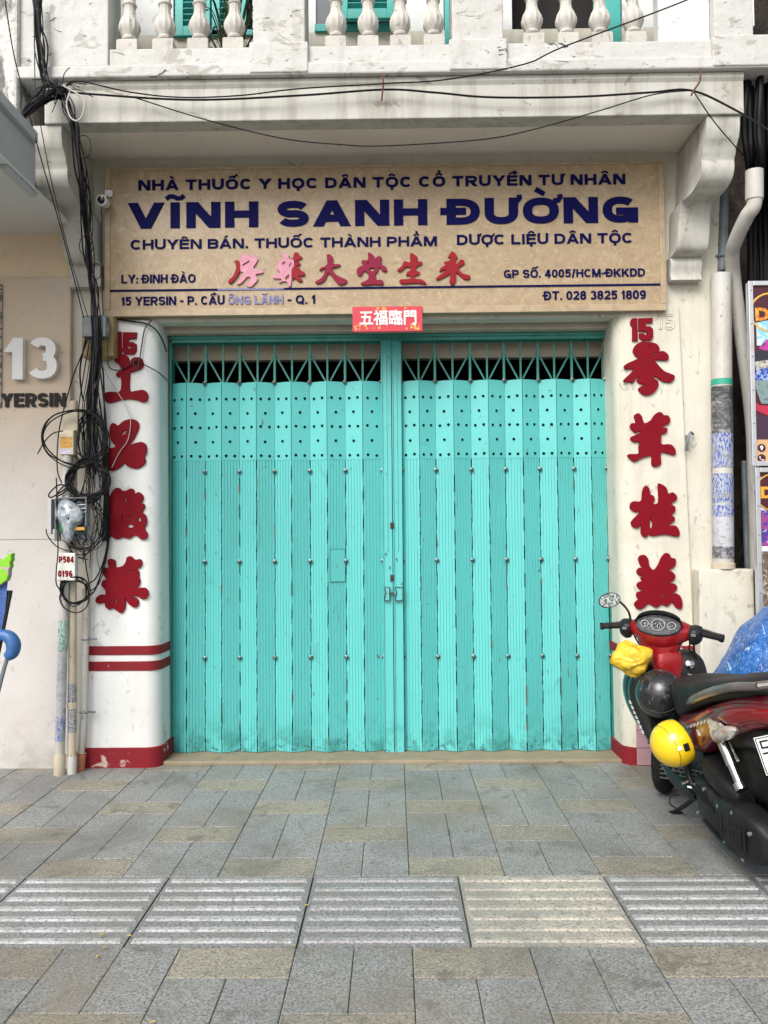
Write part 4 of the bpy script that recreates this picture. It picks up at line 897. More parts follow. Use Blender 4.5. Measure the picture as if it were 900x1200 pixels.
a, c = U(101, 690, -.09), U(93.5, 885, -.09); a = Vector((a.x, -.09, a.z)); k_ = U(100, 835, -.09); c = Vector((c.x, -.09, .0)); k_ = Vector((k_.x-.01, -.09, k_.z))
p3 = pipe('conduit_pipe', 'bent white plastic pipe ending in an orange corrugated hose beside the left pillar', [a, col(a, k_, .5), k_, col(k_, c, .75)], .0235, MT['pvc'])
bb = col(k_, c, .70); prof = []
L_ = (c-bb).length
for i in range(29): prof.append((.029+(.005 if i % 4 < 2 else 0), L_*i/28))
MB().lathe(bb, prof, 18, (c-bb)).build('corrugated_hose', MT['orange'], p3, smooth=True)
for py in (749, 850):
    q = col(a, k_, (tt(py, a, k_))); MB().torus(q, (0, 0, 1), .025, .004, 20, 6).box(q.x+.02, q.x+.07, q.y+.0, q.y+.02, q.z-.006, q.z+.006).build('clip', MT['pvc_grey'], p3, smooth=True)
# grey strip conduit on the left balcony end
# right: the big downpipe with stickers
a, c = U(845, 318, .02), U(848, 656, .02); a = Vector((a.x, .03, a.z)); c = Vector((c.x, .03, c.z))
yw_ = -.07
a = Vector((U(845, 330, yw_).x, yw_, U(845, 322, yw_).z)); c = Vector((U(847.5, 655, yw_).x, yw_, Z(667, -.13, 850)+.001))
p4 = pipe('downpipe', 'wide cream downpipe wrapped in torn stickers, standing on the block right of the pillar', [a, c], .066, MT['pvc'])
for (y0, y1, m, r0, r1) in ((445, 452, mat('sticker_teal', L(.03, .32, .22), .5), .3, 5.9), (453, 470, paper('sticker_dark', L(.035, .04, .042), L(.16, .18, .18), (20, 20, 120)), 0, 6.2), (471, 508, st_d, 0, 6.2), (509, 548, st_b, 0, 3.5), (509, 553, st_d, 3.5, 6.2), (556, 590, st_b, .4, 4.2), (592, 606, st_b, 0, 5), (606, 640, st_w, 0, 6.2), (640, 655, st_d, 0, 6.2)): sticker(p4, a, c, tt(y0, a, c), tt(y1, a, c), .066, r0, r1, m)
MB().lathe(c, [(.074, 0), (.074, .035), (.067, .04)], 20).build('base_ring', MT['pvc_yel'], p4, smooth=True)
a, c = U(838, 335, .1), U(846, 225, .1); q = U(851, 325, .02)
a = Vector((X(846, 300, .0), .0, Z(322, .0))); c = Vector((X(849, 225, .02), .02, Z(205, .02)))
p5 = pipe('downpipe', 'dark grey pipe rising into the alley behind the right corbel', [c, a], .034, MT['pvc_grey'])
MB().torus(a+Vector((0, 0, .10)), (0, 0, 1), .034, .012, 20, 8).build('joint', mat('tape_blue', L(.14, .20, .22), .5), p5, smooth=True)
a2 = Vector((X(837, 310, .06), .06, Z(335, .06))); c2 = Vector((X(840, 225, .06), .06, Z(215, .06)))
pipe('downpipe', 'slim charcoal pipe squeezed between the right corbel and the grey pipe', [c2, a2], .026, MT['pvc_grey'])
# elbow piece and the slanting pipe behind the poster
e = [U(884, 200, -.46), U(884, 238, -.45), U(875, 254, -.40), U(862, 282, -.24), U(858, 300, -.12), U(862, 345, .0), U(880, 480, .05), U(884, 560, .05), U(887, 668, .05)]
p6 = pipe('downpipe', 'stained cream pipe with an elbow bend at the top, slanting down behind the posters', [Vector(p) for p in e], .046, MT['pvc'])
b = MB().tube([e[0], U(884, 234, -.45)], .054, 18); b.build('elbow_socket', MT['pvc'], p6, smooth=True)
e = [U(872, 540, .1), U(876, 668, .1)]
pipe('downpipe', 'thin grey pipe beside the lower poster in the alley', [Vector(p) for p in e], .02, MT['pvc_grey'])

# ================================================================== poster boxes at the right edge
def poster(label, py0, py1, nm, catg):
    yf = -.27; xL = X(877+(py0-330)*.037, py0, yf); z1 = Z(py0, yf, 885); z0 = Z(py1, yf, 885); xR = xL+1.05; fr = .030
    t = thing(nm, label, catg, ((xL+xR)/2, yf, z0))
    MB().box(xL+.005, xR-.005, yf+.016, yf+.055, z0+.004, z1-.004).build('box_body', mat('poster_side', L(.52, .52, .50), .5, layers=[(5, 7, .5, .7, L(.30, .28, .25), .8, O1, .4)]), t)
    b = MB().box(xL, xL+fr, yf, yf+.018, z0, z1).box(xR-fr, xR, yf, yf+.018, z0, z1).box(xL+fr+.001, xR-fr-.001, yf, yf+.018, z0, z0+fr).box(xL+fr+.001, xR-fr-.001, yf, yf+.018, z1-fr, z1)
    b.build('frame', MT['alu'], t, bevel=.003)
    b = MB()
    for k in range(6): b.lathe((xL+fr*.5, yf-.001, z0+.06+(z1-z0-.12)*k/5), [(.006, 0), (.005, .003), (.001, .004)], 8, (0, -1, 0))
    b.build('screw', MT['steel'], t)
    return t, xL+fr, xR-fr, yf+.0145, z0+fr, z1-fr
mar = mat('poster_maroon', L(.055, .008, .014), .3, layers=[(6, 4, .5, .8, L(.09, .01, .02), .7, O1, .5), (90, 2, .72, .76, L(.5, .35, .1), .7, O1, 0)])
t, x0, x1, yf, z0, z1 = poster('upper framed maroon poster box with a round gold emblem and pictured snack packets', 329, 546, 'poster_box', 'poster')
H = z1-z0
def panel(nm, xa, xb, za, zb, m, k=0): MB().box(xa, xb, yf-.001*k, yf+.001, za, zb).build(nm, m, t)
zb_ = Z(515, yf, 890)
panel('picture', x0, x1, zb_, z1, mar)
panel('picture', x0, x1, z0, zb_-.001, mat('poster_peach', L(.55, .34, .18), .4))
def disc(nm, cx, cz, r, m, k, r2=0):
    if r2: MB().torus((cx, yf-.001*k, cz), (0, 1, 0), r, r2, 40, 6, .3).build(nm, m, t)
    else: MB().lathe((cx, yf, cz), [(r, 0), (r, .001*k)], 36, (0, -1, 0)).build(nm, m, t)
gold = mat('poster_gold', L(.60, .36, .05), .35)
ex, ez = X(902, 366, yf), Z(366, yf, 895)
disc('emblem_ring', ex, ez, .122, gold, 1, .006)
text_cjk('lettering', 'Dh', X(885, 370, yf), X(912, 370, yf), Z(376, yf, 890), .085, yf-.003, .003, mat('poster_orange', L(.55, .14, .02), .4, layers=[(30, 3, .45, .55, L(.65, .42, .05), .9, O1, .5)]), t, .05)
cyan = mat('packet_cyan', L(.20, .50, .62), .35, layers=[(26, 4, .5, .54, L(.55, .62, .66), .9, O1, .8)]); mag = mat('packet_magenta', L(.40, .04, .25), .35, layers=[(40, 4, .5, .56, L(.10, .02, .12), .9, O1, .6)]); blu = mat('packet_blue', L(.02, .05, .28), .3, layers=[(40, 4, .52, .56, L(.3, .4, .7), .9, O1, .6)]); crm = mat('packet_cream', L(.50, .48, .42), .4, layers=[(50, 4, .5, .56, L(.12, .1, .1), .9, O1, .6)]); grn = mat('packet_grey', L(.18, .25, .25), .4, layers=[(30, 4, .55, .6, L(.10, .16, .16), .9, O1, .4)])
def blob(nm, pts, m, k):
    q = [U(px, py, yf) for px, py in pts]; q = [(p.x, p.z) for p in q]; vs, fs = flat_shape([q], .001*k+.0006); MB().add(stand(vs, yf-.001*k, .001*k+.0006), fs).build(nm, m, t)
blob('packet', [(886, 378), (903, 375), (915, 380), (915, 405), (887, 405)], cyan, 1)
blob('packet', [(884, 416), (893, 408), (915, 400), (915, 425), (885, 426)], mat('packet_black', L(.02, .02, .03), .3), 1)
blob('packet', [(889, 408), (898, 398), (915, 396), (915, 410), (895, 411)], mag, 2)
blob('packet', [(884, 424), (915, 420), (915, 440), (887, 438)], crm, 2)
blob('packet', [(884, 441), (887, 434), (895, 431), (905, 432), (912, 446), (886, 446)], blu, 3)
blob('packet', [(882, 446), (915, 445), (912, 474), (892, 473)], grn, 4)
blob('picture', [(882, 468), (890, 475), (920, 476), (920, 489), (900, 487), (884, 480)], mat('poster_red', L(.40, .02, .05), .35), 2)
blob('picture', [(883, 487), (920, 490), (920, 515), (884, 515)], mat('poster_plum', L(.045, .02, .04), .35), 1)
for py, sym in ((525, 'o'), (537, 'c')):
    cx, cz = X(892.5, py, yf), Z(py, yf, 892); disc('icon', cx, cz, .026, mar, 1)
    if sym == 'o': MB().torus((cx, yf-.0016, cz+.005), (0, 1, 0), .007, .0035, 16, 6, .2).prism([(cx-.008, yf-.001, cz-.001), (cx+.008, yf-.001, cz-.001), (cx, yf-.001, cz-.017)], (0, -.001, 0)).build('symbol', MT['white'], t)
    else: MB().tube([(cx-.010, yf-.0012, cz+.012), (cx-.010, yf-.0012, cz-.002), (cx+.002, yf-.0012, cz-.012), (cx+.013, yf-.0012, cz-.011)], [.005, .0025, .0025, .005], 6, 4).build('symbol', MT['white'], t)
t, x0, x1, yf, z0, z1 = poster('lower framed poster box with a round maroon emblem and purple packets, behind the blue tarpaulin', 548, 740, 'poster_box', 'poster')
panel('picture', x0, x1, Z(598, yf, 890), z1, mat('poster_pale', L(.55, .55, .60), .4)); panel('picture', x0, x1, z1-.028, z1, mar, 1)
disc('emblem', X(907, 577, yf), Z(577, yf, 895), .125, mar, 1); disc('emblem_ring', X(907, 577, yf), Z(577, yf, 895), .118, gold, 2, .004)
text_cjk('lettering', 'Di', X(891, 580, yf), X(912, 580, yf), Z(584, yf, 893), .075, yf-.004, .003, mat('poster_orange2', L(.60, .30, .03), .4), t, .05)
panel('picture', x0, x1, Z(640, yf, 893), Z(598, yf, 893)-.001, mat('poster_purple', L(.25, .05, .20), .35, layers=[(16, 4, .48, .54, L(.03, .03, .25), .9, O1, .6), (20, 4, .58, .62, L(.5, .35, .45), .8, O1, .6)]))
panel('picture', x0, x1, Z(646, yf, 893), Z(640, yf, 893)-.001, MT['white'])
panel('picture', x0, x1, z0, Z(646, yf, 893)-.001, mat('poster_shelf', L(.14, .10, .07), .5, layers=[(26, 5, .5, .55, L(.45, .40, .32), .9, (1, 1, .7), .6), (18, 4, .56, .62, L(.02, .02, .02), .9, (1, 1, 2), .6)]))
t2 = MB().box(X(890, 690, -.2)-.018, X(890, 690, -.2)+.018, -.16, -.12, 0, Z(740, -.27, 890)).box(3.0, 3.036, -.16, -.12, 0, Z(740, -.27, 890)); tag(t2.build('sign_stand', MT['alu']), 'pair of square aluminium legs carrying the poster boxes', 'stand')

# ================================================================== boxes on the left wall
def pt(px, py, y): return U(px, py, y)
yb = -.16
jb = thing('junction_box', 'grey plastic junction box on a wooden board among the cables', 'box', pt(110, 418, yb))
MB().box(X(96, 400, yb), X(124, 400, yb), yb, -.03, Z(418, yb, 110), Z(371, yb, 110)).box(X(124, 400, yb)+.002, X(131, 400, yb), yb+.03, -.03, Z(416, yb, 110), Z(369, yb, 110)).build('board', mat('old_board', L(.34, .25, .12), .6, layers=[(6, 6, .4, .7, L(.22, .15, .07), .8, (1, 1, 6), .4)]), jb, bevel=.003)
MB().box(X(96.5, 400, yb-.06), X(125, 400, yb-.06), yb-.07, yb-.001, Z(395, yb-.06, 110), Z(370, yb-.06, 110)).build('cover', mat('smoky_cover', L(.10, .12, .13), .22, layers=[(12, 5, .5, .7, L(.25, .27, .28), .6, O1, .4)]), jb, bevel=.006)
yb = -.25
bx = thing('breaker_box', 'small cream breaker box with an orange label on the pipe', 'box', pt(78, 536, yb))
MB().box(X(69.5, 520, yb), X(86, 520, yb), yb, yb+.07, Z(533, yb, 78), Z(504, yb, 78)).build('case', mat('old_plastic', L(.58, .50, .36), .45, layers=[(9, 5, .5, .7, L(.4, .34, .22), .7, O1, .3)]), bx, bevel=.006)
MB().box(X(70.5, 520, yb), X(84.5, 520, yb), yb-.002, yb-.0005, Z(525, yb, 78), Z(512, yb, 78)).build('label', mat('orange_label', L(.60, .30, .04), .5, layers=[(1, 2, .5, .54, L(.25, .15, .05), .7, (40, 1, 160), .3)]), bx)
MB().box(X(70.5, 520, yb), X(83, 520, yb), yb-.002, yb-.0005, Z(532, yb, 78), Z(526, yb, 78)).build('label', mat('white_label', L(.62, .60, .66), .5, layers=[(1, 2, .5, .54, L(.2, .15, .45), .7, (60, 1, 160), .3)]), bx)
bs = MB().box(X(75, 460, -.2), X(92, 460, -.2), -.215, -.18, Z(505, -.2, 84), Z(482, -.2, 84)); 
tag(bs.build('mounting_plate', MT['pvc_yel'], None, bevel=.004), 'cream plastic backing plate just above the breaker box', 'plate')
# broken clear splice box
yb = -.27
sp = thing('splice_box', 'broken clear plastic splice box with a green tag, left of the pillar', 'box', pt(80, 635, yb))
clear = mat('clear_plastic', L(.55, .60, .64), .18, trans=.75)
x0, x1 = X(64, 600, yb), X(101, 600, yb); z0, z1 = Z(634, yb, 80), Z(583, yb, 80)
MB().box(x0, x1, yb+.068, yb+.075, z0, z1).build('back_plate', mat('smoky_back', L(.16, .19, .21), .3, layers=[(18, 5, .5, .6, L(.40, .44, .47), .7, O1, 1.0)]), sp)
b = MB(); t_ = .006
b.box(x0, x1, yb, yb+.067, z1-t_, z1); b.box(x1-t_, x1, yb, yb+.067, z0+.10, z1-t_-.001); b.box(x0, x0+t_, yb, yb+.067, z0, z1-t_-.001); b.build('rim', clear, sp)
_o = cat([(64, 604), (67, 592), (76, 585), (88, 590), (97, 600), (96, 612), (89, 618), (85, 632), (79, 636), (73, 626), (70, 614)], 3, True)
_c = Vector((80, 608)); rings = []
for q_ in (1.0, .8, .55, .3, .06):
    rings.append([pt(_c.x+(p.x-_c.x)*q_, _c.y+(p.y-_c.y)*q_, yb+.004-.045*(1-q_*q_)) for p in _o])
MB().loft(rings, caps=False).build('broken_lid', mat('cloudy_plastic', L(.42, .47, .51), .12, layers=[(16, 8, .50, .56, L(.70, .75, .79), .85, O1, 2.2), (11, 6, .55, .62, L(.08, .10, .11), .7, O1, 1.2)], trans=.35), sp, solid=.004, smooth=True)
for k in range(9):
    MB().tube([pt(R.uniform(66, 98), R.uniform(588, 605), yb+.03), pt(R.uniform(66, 98), R.uniform(600, 620), yb+R.uniform(-.01, .04)), pt(R.uniform(70, 104), R.uniform(615, 632), yb+.02), pt(R.uniform(84, 110), R.uniform(628, 645), yb+.05)], R.uniform(.002, .004), 6, 5).build('fibre', MT['cable'] if k % 2 else MT['cable_grey'], sp, smooth=True)
MB().box(X(55.5, 600, yb), X(60, 600, yb), yb, yb+.03, Z(626, yb, 58), Z(585, yb, 58)).build('cover_edge', mat('grey_cover', L(.45, .46, .46), .4), sp, bevel=.003)
MB().box(X(60.5, 600, yb), X(63.6, 600, yb), yb, yb+.05, Z(620, yb, 58), Z(585, yb, 58)).build('hinge', MT['blackpl'], sp)
MB().obox(pt(74, 615, yb-.012), (.018, 0, .004), (0, .003, 0), (.006, 0, .035)).build('tag', mat('green_tag', L(.01, .15, .05), .4), sp)
MB().obox(pt(93, 619.5, yb+.01), (.036, 0, 0), (0, .01, 0), (0, 0, .010)).build('clip', mat('orange_clip', L(.55, .28, .05), .4), sp)
for k in range(7):
    r1 = .055+.012*k; q = [Vector((x1-.02-r1*1.35*math.cos(a), yb+.05-.004*k, z1-.03-.13+r1*1.0*math.sin(a)+.0)) for a in [math.pi*(.02+.5*j/8) for j in range(9)]]
    MB().tube(q, .004, 6, 2).build('fibre', MT['alu'] if k % 2 else MT['cable_grey'], sp, smooth=True)
# number plate box
yb = -.26
nbx = thing('number_box', 'small white meter box with the red numbers P504 and 0196 on the pipe', 'box', pt(78, 681, yb))
MB().box(X(66.5, 660, yb), X(88, 660, yb), yb, yb+.06, Z(680.5, yb, 78), Z(648, yb, 78)).build('case', mat('box_white', L(.66, .65, .60), .5, layers=[(12, 6, .5, .7, L(.5, .47, .4), .7, O1, .3)]), nbx, bevel=.006)
def red(body, xa, xb, yb_, yt_): a = pt(xa, yb_, yb); text('lettering', body, a.x, X(xb, yb_, yb), a.z, pt(xa, yt_, yb).z-a.z, yb-.0025, .003, MT['red'], nbx, .24)
red('P504', 69, 86.5, 659.5, 652); red('0196', 68, 85, 676, 668.5)

# security camera by the sign
yk = YS-.07
cm = thing('security_camera', 'small white security camera with a black lens at the top left corner of the sign', 'camera', pt(118, 240, yk))
MB().lathe(pt(121, 237, yk)+Vector((0, .05, .01)), [(.030, 0), (.034, .01), (.035, .08), (.036, .085), (.032, .09)], 24, (0, -1, -.12)).build('body', MT['white'], cm, smooth=True)
MB().lathe(pt(121, 237, yk)+Vector((0, -.0405, 0)), [(.027, 0), (.026, .003), (.012, .006), (.001, .0065)], 24, (0, -1, -.12)).build('lens', MT['blackgloss'], cm, smooth=True)
MB().tube([pt(121, 236, yk)+Vector((0, .03, .03)), pt(121, 226, yk)+Vector((0, .04, 0)), pt(124, 222, yk)+Vector((0, .08, 0))], .009, 8, 4).box(X(119, 222, yk)-.0, X(128, 222, yk), yk+.06, -.08, Z(226, yk, 124), Z(218, yk, 124)).build('bracket', MT['white'], cm, smooth=True)
MB().tube([pt(119, 242, yk+.05), pt(119.5, 280, yk+.06), pt(119.5, 330, yk+.06), pt(121, 372, yk+.06)], .004, 6, 4).build('lead', MT['cable_grey'], cm, smooth=True)
# hook on the wall
hk = thing('wall_hook', 'small rusty steel hook fixed to the wall right of the pillar', 'hook', pt(806, 528, -.05))
MB().obox(pt(805.5, 518, -.012), (.008, 0, 0), (0, .008, 0), (-.004, 0, .045)).build('plate', MT['steel'], hk); MB().tube([pt(803.5, 528, -.05), pt(806, 516, -.075), pt(809, 507, -.06), pt(812, 508.5, -.02)], .009, 8, 4).build('hook', MT['pvc_grey'], hk, smooth=True)
# ================================================================== cables
def jit(pts, s): return [Vector(p)+Vector((R.uniform(-s, s), R.uniform(-s, s)*.6, R.uniform(-s, s)*.4)) for p in pts]
def P3(seq): return [U(px, py, y) for px, py, y in seq]
def strands(seq, n, s, r, m='cable', name='cable_bundle', label='', catg='cables', sm=6, group=None):
    base = P3(seq); t = thing(name, label, catg, base[-1], group)
    off = [[Vector((0, 0, 0)) for _ in base]]
    b = MB(); bg_ = MB()
    for k in range(n):
        o = Vector((R.uniform(-s, s), R.uniform(-s, s)*.6, 0)); q = [p+o*R.uniform(.1, 1.5)+Vector((R.uniform(-s, s)*.6, R.uniform(-s, s)*.4, R.uniform(-s, s))) for p in base]
        (bg_ if R.random() < .15 else b).tube(q, r*R.uniform(.7, 1.25), 6, sm)
    b.build('strand', MT[m], t, smooth=True)
    if bg_.v: bg_.build('grey_strand', MT['cable_grey'], t, smooth=True)
    return t
bt = strands([(43, -10, -.66), (44, 25, -.66), (47, 55, -.66), (51, 92, -.65), (62, 100, -.64), (73, 108, -.64), (80, 125, -.64), (86, 148, -.62), (92, 190, -.56), (97, 225, -.46), (100, 260, -.34), (103, 300, -.26), (108, 335, -.25), (112, 372, -.25), (113, 405, -.24), (110, 440, -.2), (106, 480, -.19), (108, 540, -.17)], 17, .024, .0040, label='thick tangled bundle of black cables running down beside the sign and left pillar')
strands([(70, 107, -.63), (60, 112, -.66), (45, 121, -.72), (30, 132, -.80), (14, 143, -.9)], 14, .024, .006, label='black cables fanning left from the knot to the grey canopy')
strands([(51, 92, -.65), (52, 100, -.66), (46, 112, -.70), (36, 122, -.76), (20, 140, -.88)], 5, .014, .006, label='black cables sagging from the upright bundle to the grey canopy')
# frayed ends at the knot
kn = P3([(72, 107, -.64)])[0]; b = MB()
for k in range(26):
    d = Vector((R.uniform(-1, 1), R.uniform(-.5, .2), R.uniform(-.6, .9))).normalized(); l = R.uniform(.05, .17)
    b.tube([kn, kn+d*l*.5+Vector((0, 0, .02)), kn+d*l+Vector((R.uniform(-.03, .03), 0, -.02))], .0028, 5, 4)
for k in range(5): b.torus(kn+Vector((0, 0, R.uniform(-.03, .03))), (R.uniform(-.3, .3), R.uniform(-.3, .3), 1), .03, .006, 16, 6)
tag(b.build('cable_knot', MT['cable'], None, smooth=True), 'bristling knot of cut cable ends under the balcony corner', 'cables')
tag(MB().tube([kn+Vector((.02, -.03, .02)), *P3([(97, 115, -.66), (98, 130, -.66), (92, 141, -.66), (83, 138, -.66), (78, 122, -.66), (82, 108, -.66)])], .005, 7, 6).build('cable_loop', MT['cable_white'], None, smooth=True), 'loose white cable loop hanging from the knot', 'cable')
def wire(seq, r, label, m='cable', name='overhead_wire', sm=8):
    return tag(MB().tube(P3(seq), r, 6, sm).build(name, MT[m], None, smooth=True), label, 'wire')
wire([(74, 106, -.64), (90, 95, -.64), (150, 107.5, -.63), (210, 114, -.63), (280, 112, -.63), (350, 104, -.63), (450, 98, -.64), (525, 93, -.66), (615, 75, -.68), (660, 55, -.70), (800, 2, -.75), (900, -42, -.8)], .0042, 'thin black wire climbing across the balcony edge to the upper right')
wire([(74, 107, -.64), (110, 110.5, -.62), (225, 117, -.60), (350, 112, -.60), (450, 105, -.60), (510, 108.5, -.60), (575, 114, -.60), (675, 113.5, -.60), (760, 108.5, -.60), (810, 106, -.60), (860, 128, -.62), (905, 155, -.7)], .0062, 'thicker black wire strung along the balcony beam')
wire([(160, 115, -.60), (240, 140, -.60), (330, 162, -.60), (400, 169.5, -.60), (450, 171, -.60), (560, 164, -.60), (620, 153, -.60), (700, 130.5, -.60), (765, 111, -.60), (810, 106, -.60)], .0036, 'slack black wire sagging below the balcony beam, over the top of the sign')
wire([(812, 106, -.60), (835, 140, -.60), (862, 172, -.5), (885, 195, -.2)], .0036, 'short black wire dropping from the right end of the beam to the alley')
wire([(5, -6, -.78), (12, 40, -.78), (18, 72, -.78), (32, 125, -.75), (45, 175, -.72), (65, 245, -.6), (80, 300, -.5), (98, 372, -.3)], .0036, 'long thin wire slanting down across the left corbel, the more leftward of two')
wire([(40, -6, -.70), (40.5, 60, -.70), (42, 112, -.70), (50, 160, -.70), (62, 220, -.66), (82, 300, -.48), (103, 372, -.3)], .003, 'thin grey wire hanging straight then slanting over the left corbel', 'cable_grey')
mr2 = mat('rusty_tie', L(.13, .05, .03), .7)
for seq, lab in (([(448, 88, -.61), (449, 100, -.61), (447, 118, -.605)], 'rusty wire tie hanging from the slab at the middle of the beam'), ([(821, 81, -.615), (820, 95, -.61), (813, 106, -.605), (810, 112, -.6)], 'bent rusty tie holding the wires near the right corbel')):
    tag(MB().tube(P3(seq), .006, 7, 5).build('wire_tie', mr2, None, smooth=True), lab, 'wire tie')
for cx_, cy_, yy_, rr_ in ((98, 172, -.56, 9), (101, 288, -.30, 8), (113, 318, -.24, 6)):
    MB().tube([U(cx_+rr_*math.cos(a_*.63), cy_+rr_*1.5*math.sin(a_*.63), yy_-.03) for a_ in range(11)], .0025, 6, 4).build('strand', MT['cable'], bt, smooth=True)
for k_ in range(9):
    o_ = R.uniform(-7, 7); e_ = R.uniform(-14, 14)
    MB().tube(P3([(110+o_*.5, 372, -.26), (111+o_*.6, 400, -.26), (108+o_, 440, -.18), (106+o_+e_*.5, 480, -.15), (108+e_, 520, -.13), (112+e_*.8, 556, -.12)]), R.uniform(.0024, .004), 6, 5).build('strand', MT['cable'] if k_ % 3 else MT['cable_grey'], bt, smooth=True)
# strands fanning out below the junction box
fan = thing('cable_bundle', 'loose black cables fanning from the junction box down the left pillar to its third character', 'cables', U(118, 620, -.1))
for i, seq in enumerate([
    [(112, 400, -.22), (118, 440, -.13), (124, 490, -.08), (126, 540, -.07), (125, 600, -.07), (123, 632, -.06)], [(110, 400, -.22), (114, 450, -.14), (121, 500, -.08), (125, 560, -.07), (124, 630, -.06)],
    [(108, 400, -.22), (107, 460, -.15), (106, 500, -.12), (105, 545, -.12)], [(114, 400, -.22), (120, 430, -.12), (122, 460, -.08), (123, 520, -.07), (126, 590, -.06)],
    [(106, 395, -.22), (98, 440, -.16), (92, 490, -.16), (104, 530, -.14), (118, 560, -.10)], [(104, 395, -.22), (94, 420, -.2), (86, 440, -.18), (78, 468, -.17), (70, 500, -.17), (67, 530, -.2), (68, 555, -.2), (76, 572, -.2)],
    [(101, 395, -.22), (94, 430, -.18), (95, 455, -.16), (98, 470, -.14)], [(113, 420, -.2), (104, 470, -.15), (102, 520, -.13), (107, 560, -.12)], [(116, 470, -.12), (121, 510, -.08), (114, 545, -.1)],
    [(125, 560, -.07), (126, 620, -.06), (124, 650, -.06), (112, 690, -.08), (100, 700, -.12)], [(127, 560, -.07), (128, 610, -.06), (127, 640, -.06), (118, 680, -.08), (104, 694, -.12)]]):
    MB().tube(P3(seq), (.004 if i % 3 else .0055), 6, 6).build('strand', MT['cable'] if i % 4 else MT['cable_grey'], fan, smooth=True)
b = MB()
for k in range(10):
    o = R.uniform(-3, 3); q = P3([(123+o, 520, -.085), (125+o, 560, -.08+R.uniform(-.02, .02)), (124+o, 600, -.08), (123+o*1.3, 634, -.06)]); b.tube(q, .006, 6, 5)
b.build('strand', MT['cable'], fan, smooth=True)
def coil(label, cx, cy, rx, ry, n, s, y, r, name='cable_coil', tail=None):
    t = thing(name, label, 'cable coil', U(cx, cy+ry, y)); b = MB()
    for k in range(n):
        a0 = R.uniform(0, 6.28); kx, ky = R.uniform(1-s*1.4, 1+s*1.4), R.uniform(1-s*1.4, 1+s*1.4); ox, oy = R.uniform(-s, s)*rx*.9, R.uniform(-s, s)*ry*.9; wob = R.uniform(0, 6.3)
        q = [U(cx+ox+rx*kx*(1+.10*s*8*math.sin(2*a0+wob+6.3*j/9)*.5)*math.cos(a0+6.3*j/18), cy+oy+ry*ky*(1+.06*math.sin(wob+6.3*j/6))*math.sin(a0+6.3*j/18), y+R.uniform(-.014, .014)-.012*k/n) for j in range(R.choice((13, 16, 19, 19)))]
        b.tube(q, r*R.uniform(.55, 1.15), 6, 4)
    b.build('winding', MT['cable'], t, smooth=True)
    if tail:
        for q in tail: MB().tube(P3(q), r*.8, 6, 6).build('tail', MT['cable'], t, smooth=True)
    return t
coil('thick coil of many black cable turns hanging above the clear splice box', 103, 563, 22, 22, 16, .13, -.24, .0062, tail=[[(84, 572, -.24), (70, 568, -.26), (58, 578, -.27), (60, 583, -.27), (75, 574, -.25), (86, 566, -.24)], [(86, 560, -.24), (72, 572, -.27), (66, 582, -.27), (80, 574, -.25)]])
coil('large loose loop of two cable turns round the breaker box', 87, 512, 37, 33, 3, .05, -.28, .0048, tail=[[(74, 505, -.29), (62, 508, -.29), (52, 518, -.29), (44, 532, -.28)]])
coil('wide loop of black cable right of the breaker box', 106, 515, 20, 30, 4, .14, -.2, .005)
coil('small neat coil of black cable hanging below the numbered white box', 88, 692, 15, 15, 6, .12, -.24, .0055, tail=[[(74, 690, -.24), (70, 700, -.24), (75, 712, -.25), (90, 718, -.25), (102, 710, -.23), (105, 690, -.2), (101, 665, -.16), (98, 640, -.14)], [(72, 680, -.24), (71, 690, -.24), (78, 705, -.24)], [(100, 685, -.2), (112, 678, -.14), (122, 655, -.08), (128, 625, -.05)]])
coil('drooping loops of black cable under the clear splice box', 96, 620, 24, 30, 5, .2, -.2, .0045, tail=[[(76, 630, -.26), (84, 646, -.25), (98, 650, -.22), (112, 640, -.14), (121, 620, -.09), (123, 600, -.08)], [(78, 628, -.26), (88, 642, -.25), (100, 646, -.22), (116, 630, -.12)], [(54, 620, -.3), (56, 628, -.3), (66, 640, -.28), (80, 646, -.26)]])
wire([(66, 560, -.27), (68, 640, -.29), (66, 668, -.30), (66, 684, -.28), (71, 692, -.26)], .004, 'thin cable running down the left side of the numbered white box')
# wires tied across the left pillar's top
wire([(130, 373, -.05), (150, 376, -.045), (170, 379, -.045), (182, 386, -.03), (190, 398, .0), (195, 412, .06)], .0055, 'blue-black wire draped over the top of the left pillar', name='pillar_wire')
wire([(178, 375, -.045), (170, 385, -.045), (166, 405, -.05), (163, 425, -.06), (160, 432, -.06), (156, 424, -.06), (160, 420, -.06)], .0042, 'pale grey wire tied round the first character of the left pillar', 'cable_grey', 'pillar_wire')
wire([(126, 420, -.09), (128, 430, -.06), (136, 434, -.055), (148, 431, -.055), (160, 424, -.055), (170, 428, -.05), (185, 436, -.03), (196, 446, .05)], .0036, 'thin dark wire crossing the left pillar at the first character', 'cable', 'pillar_wire')
wire([(115, 418, -.2), (126, 440, -.07), (138, 460, -.055), (147, 475, -.055), (153, 492, -.055), (150, 515, -.055), (140, 530, -.055), (131, 548, -.055)], .0028, 'pale thin wire slanting down over the second character', 'cable_white', 'pillar_wire')

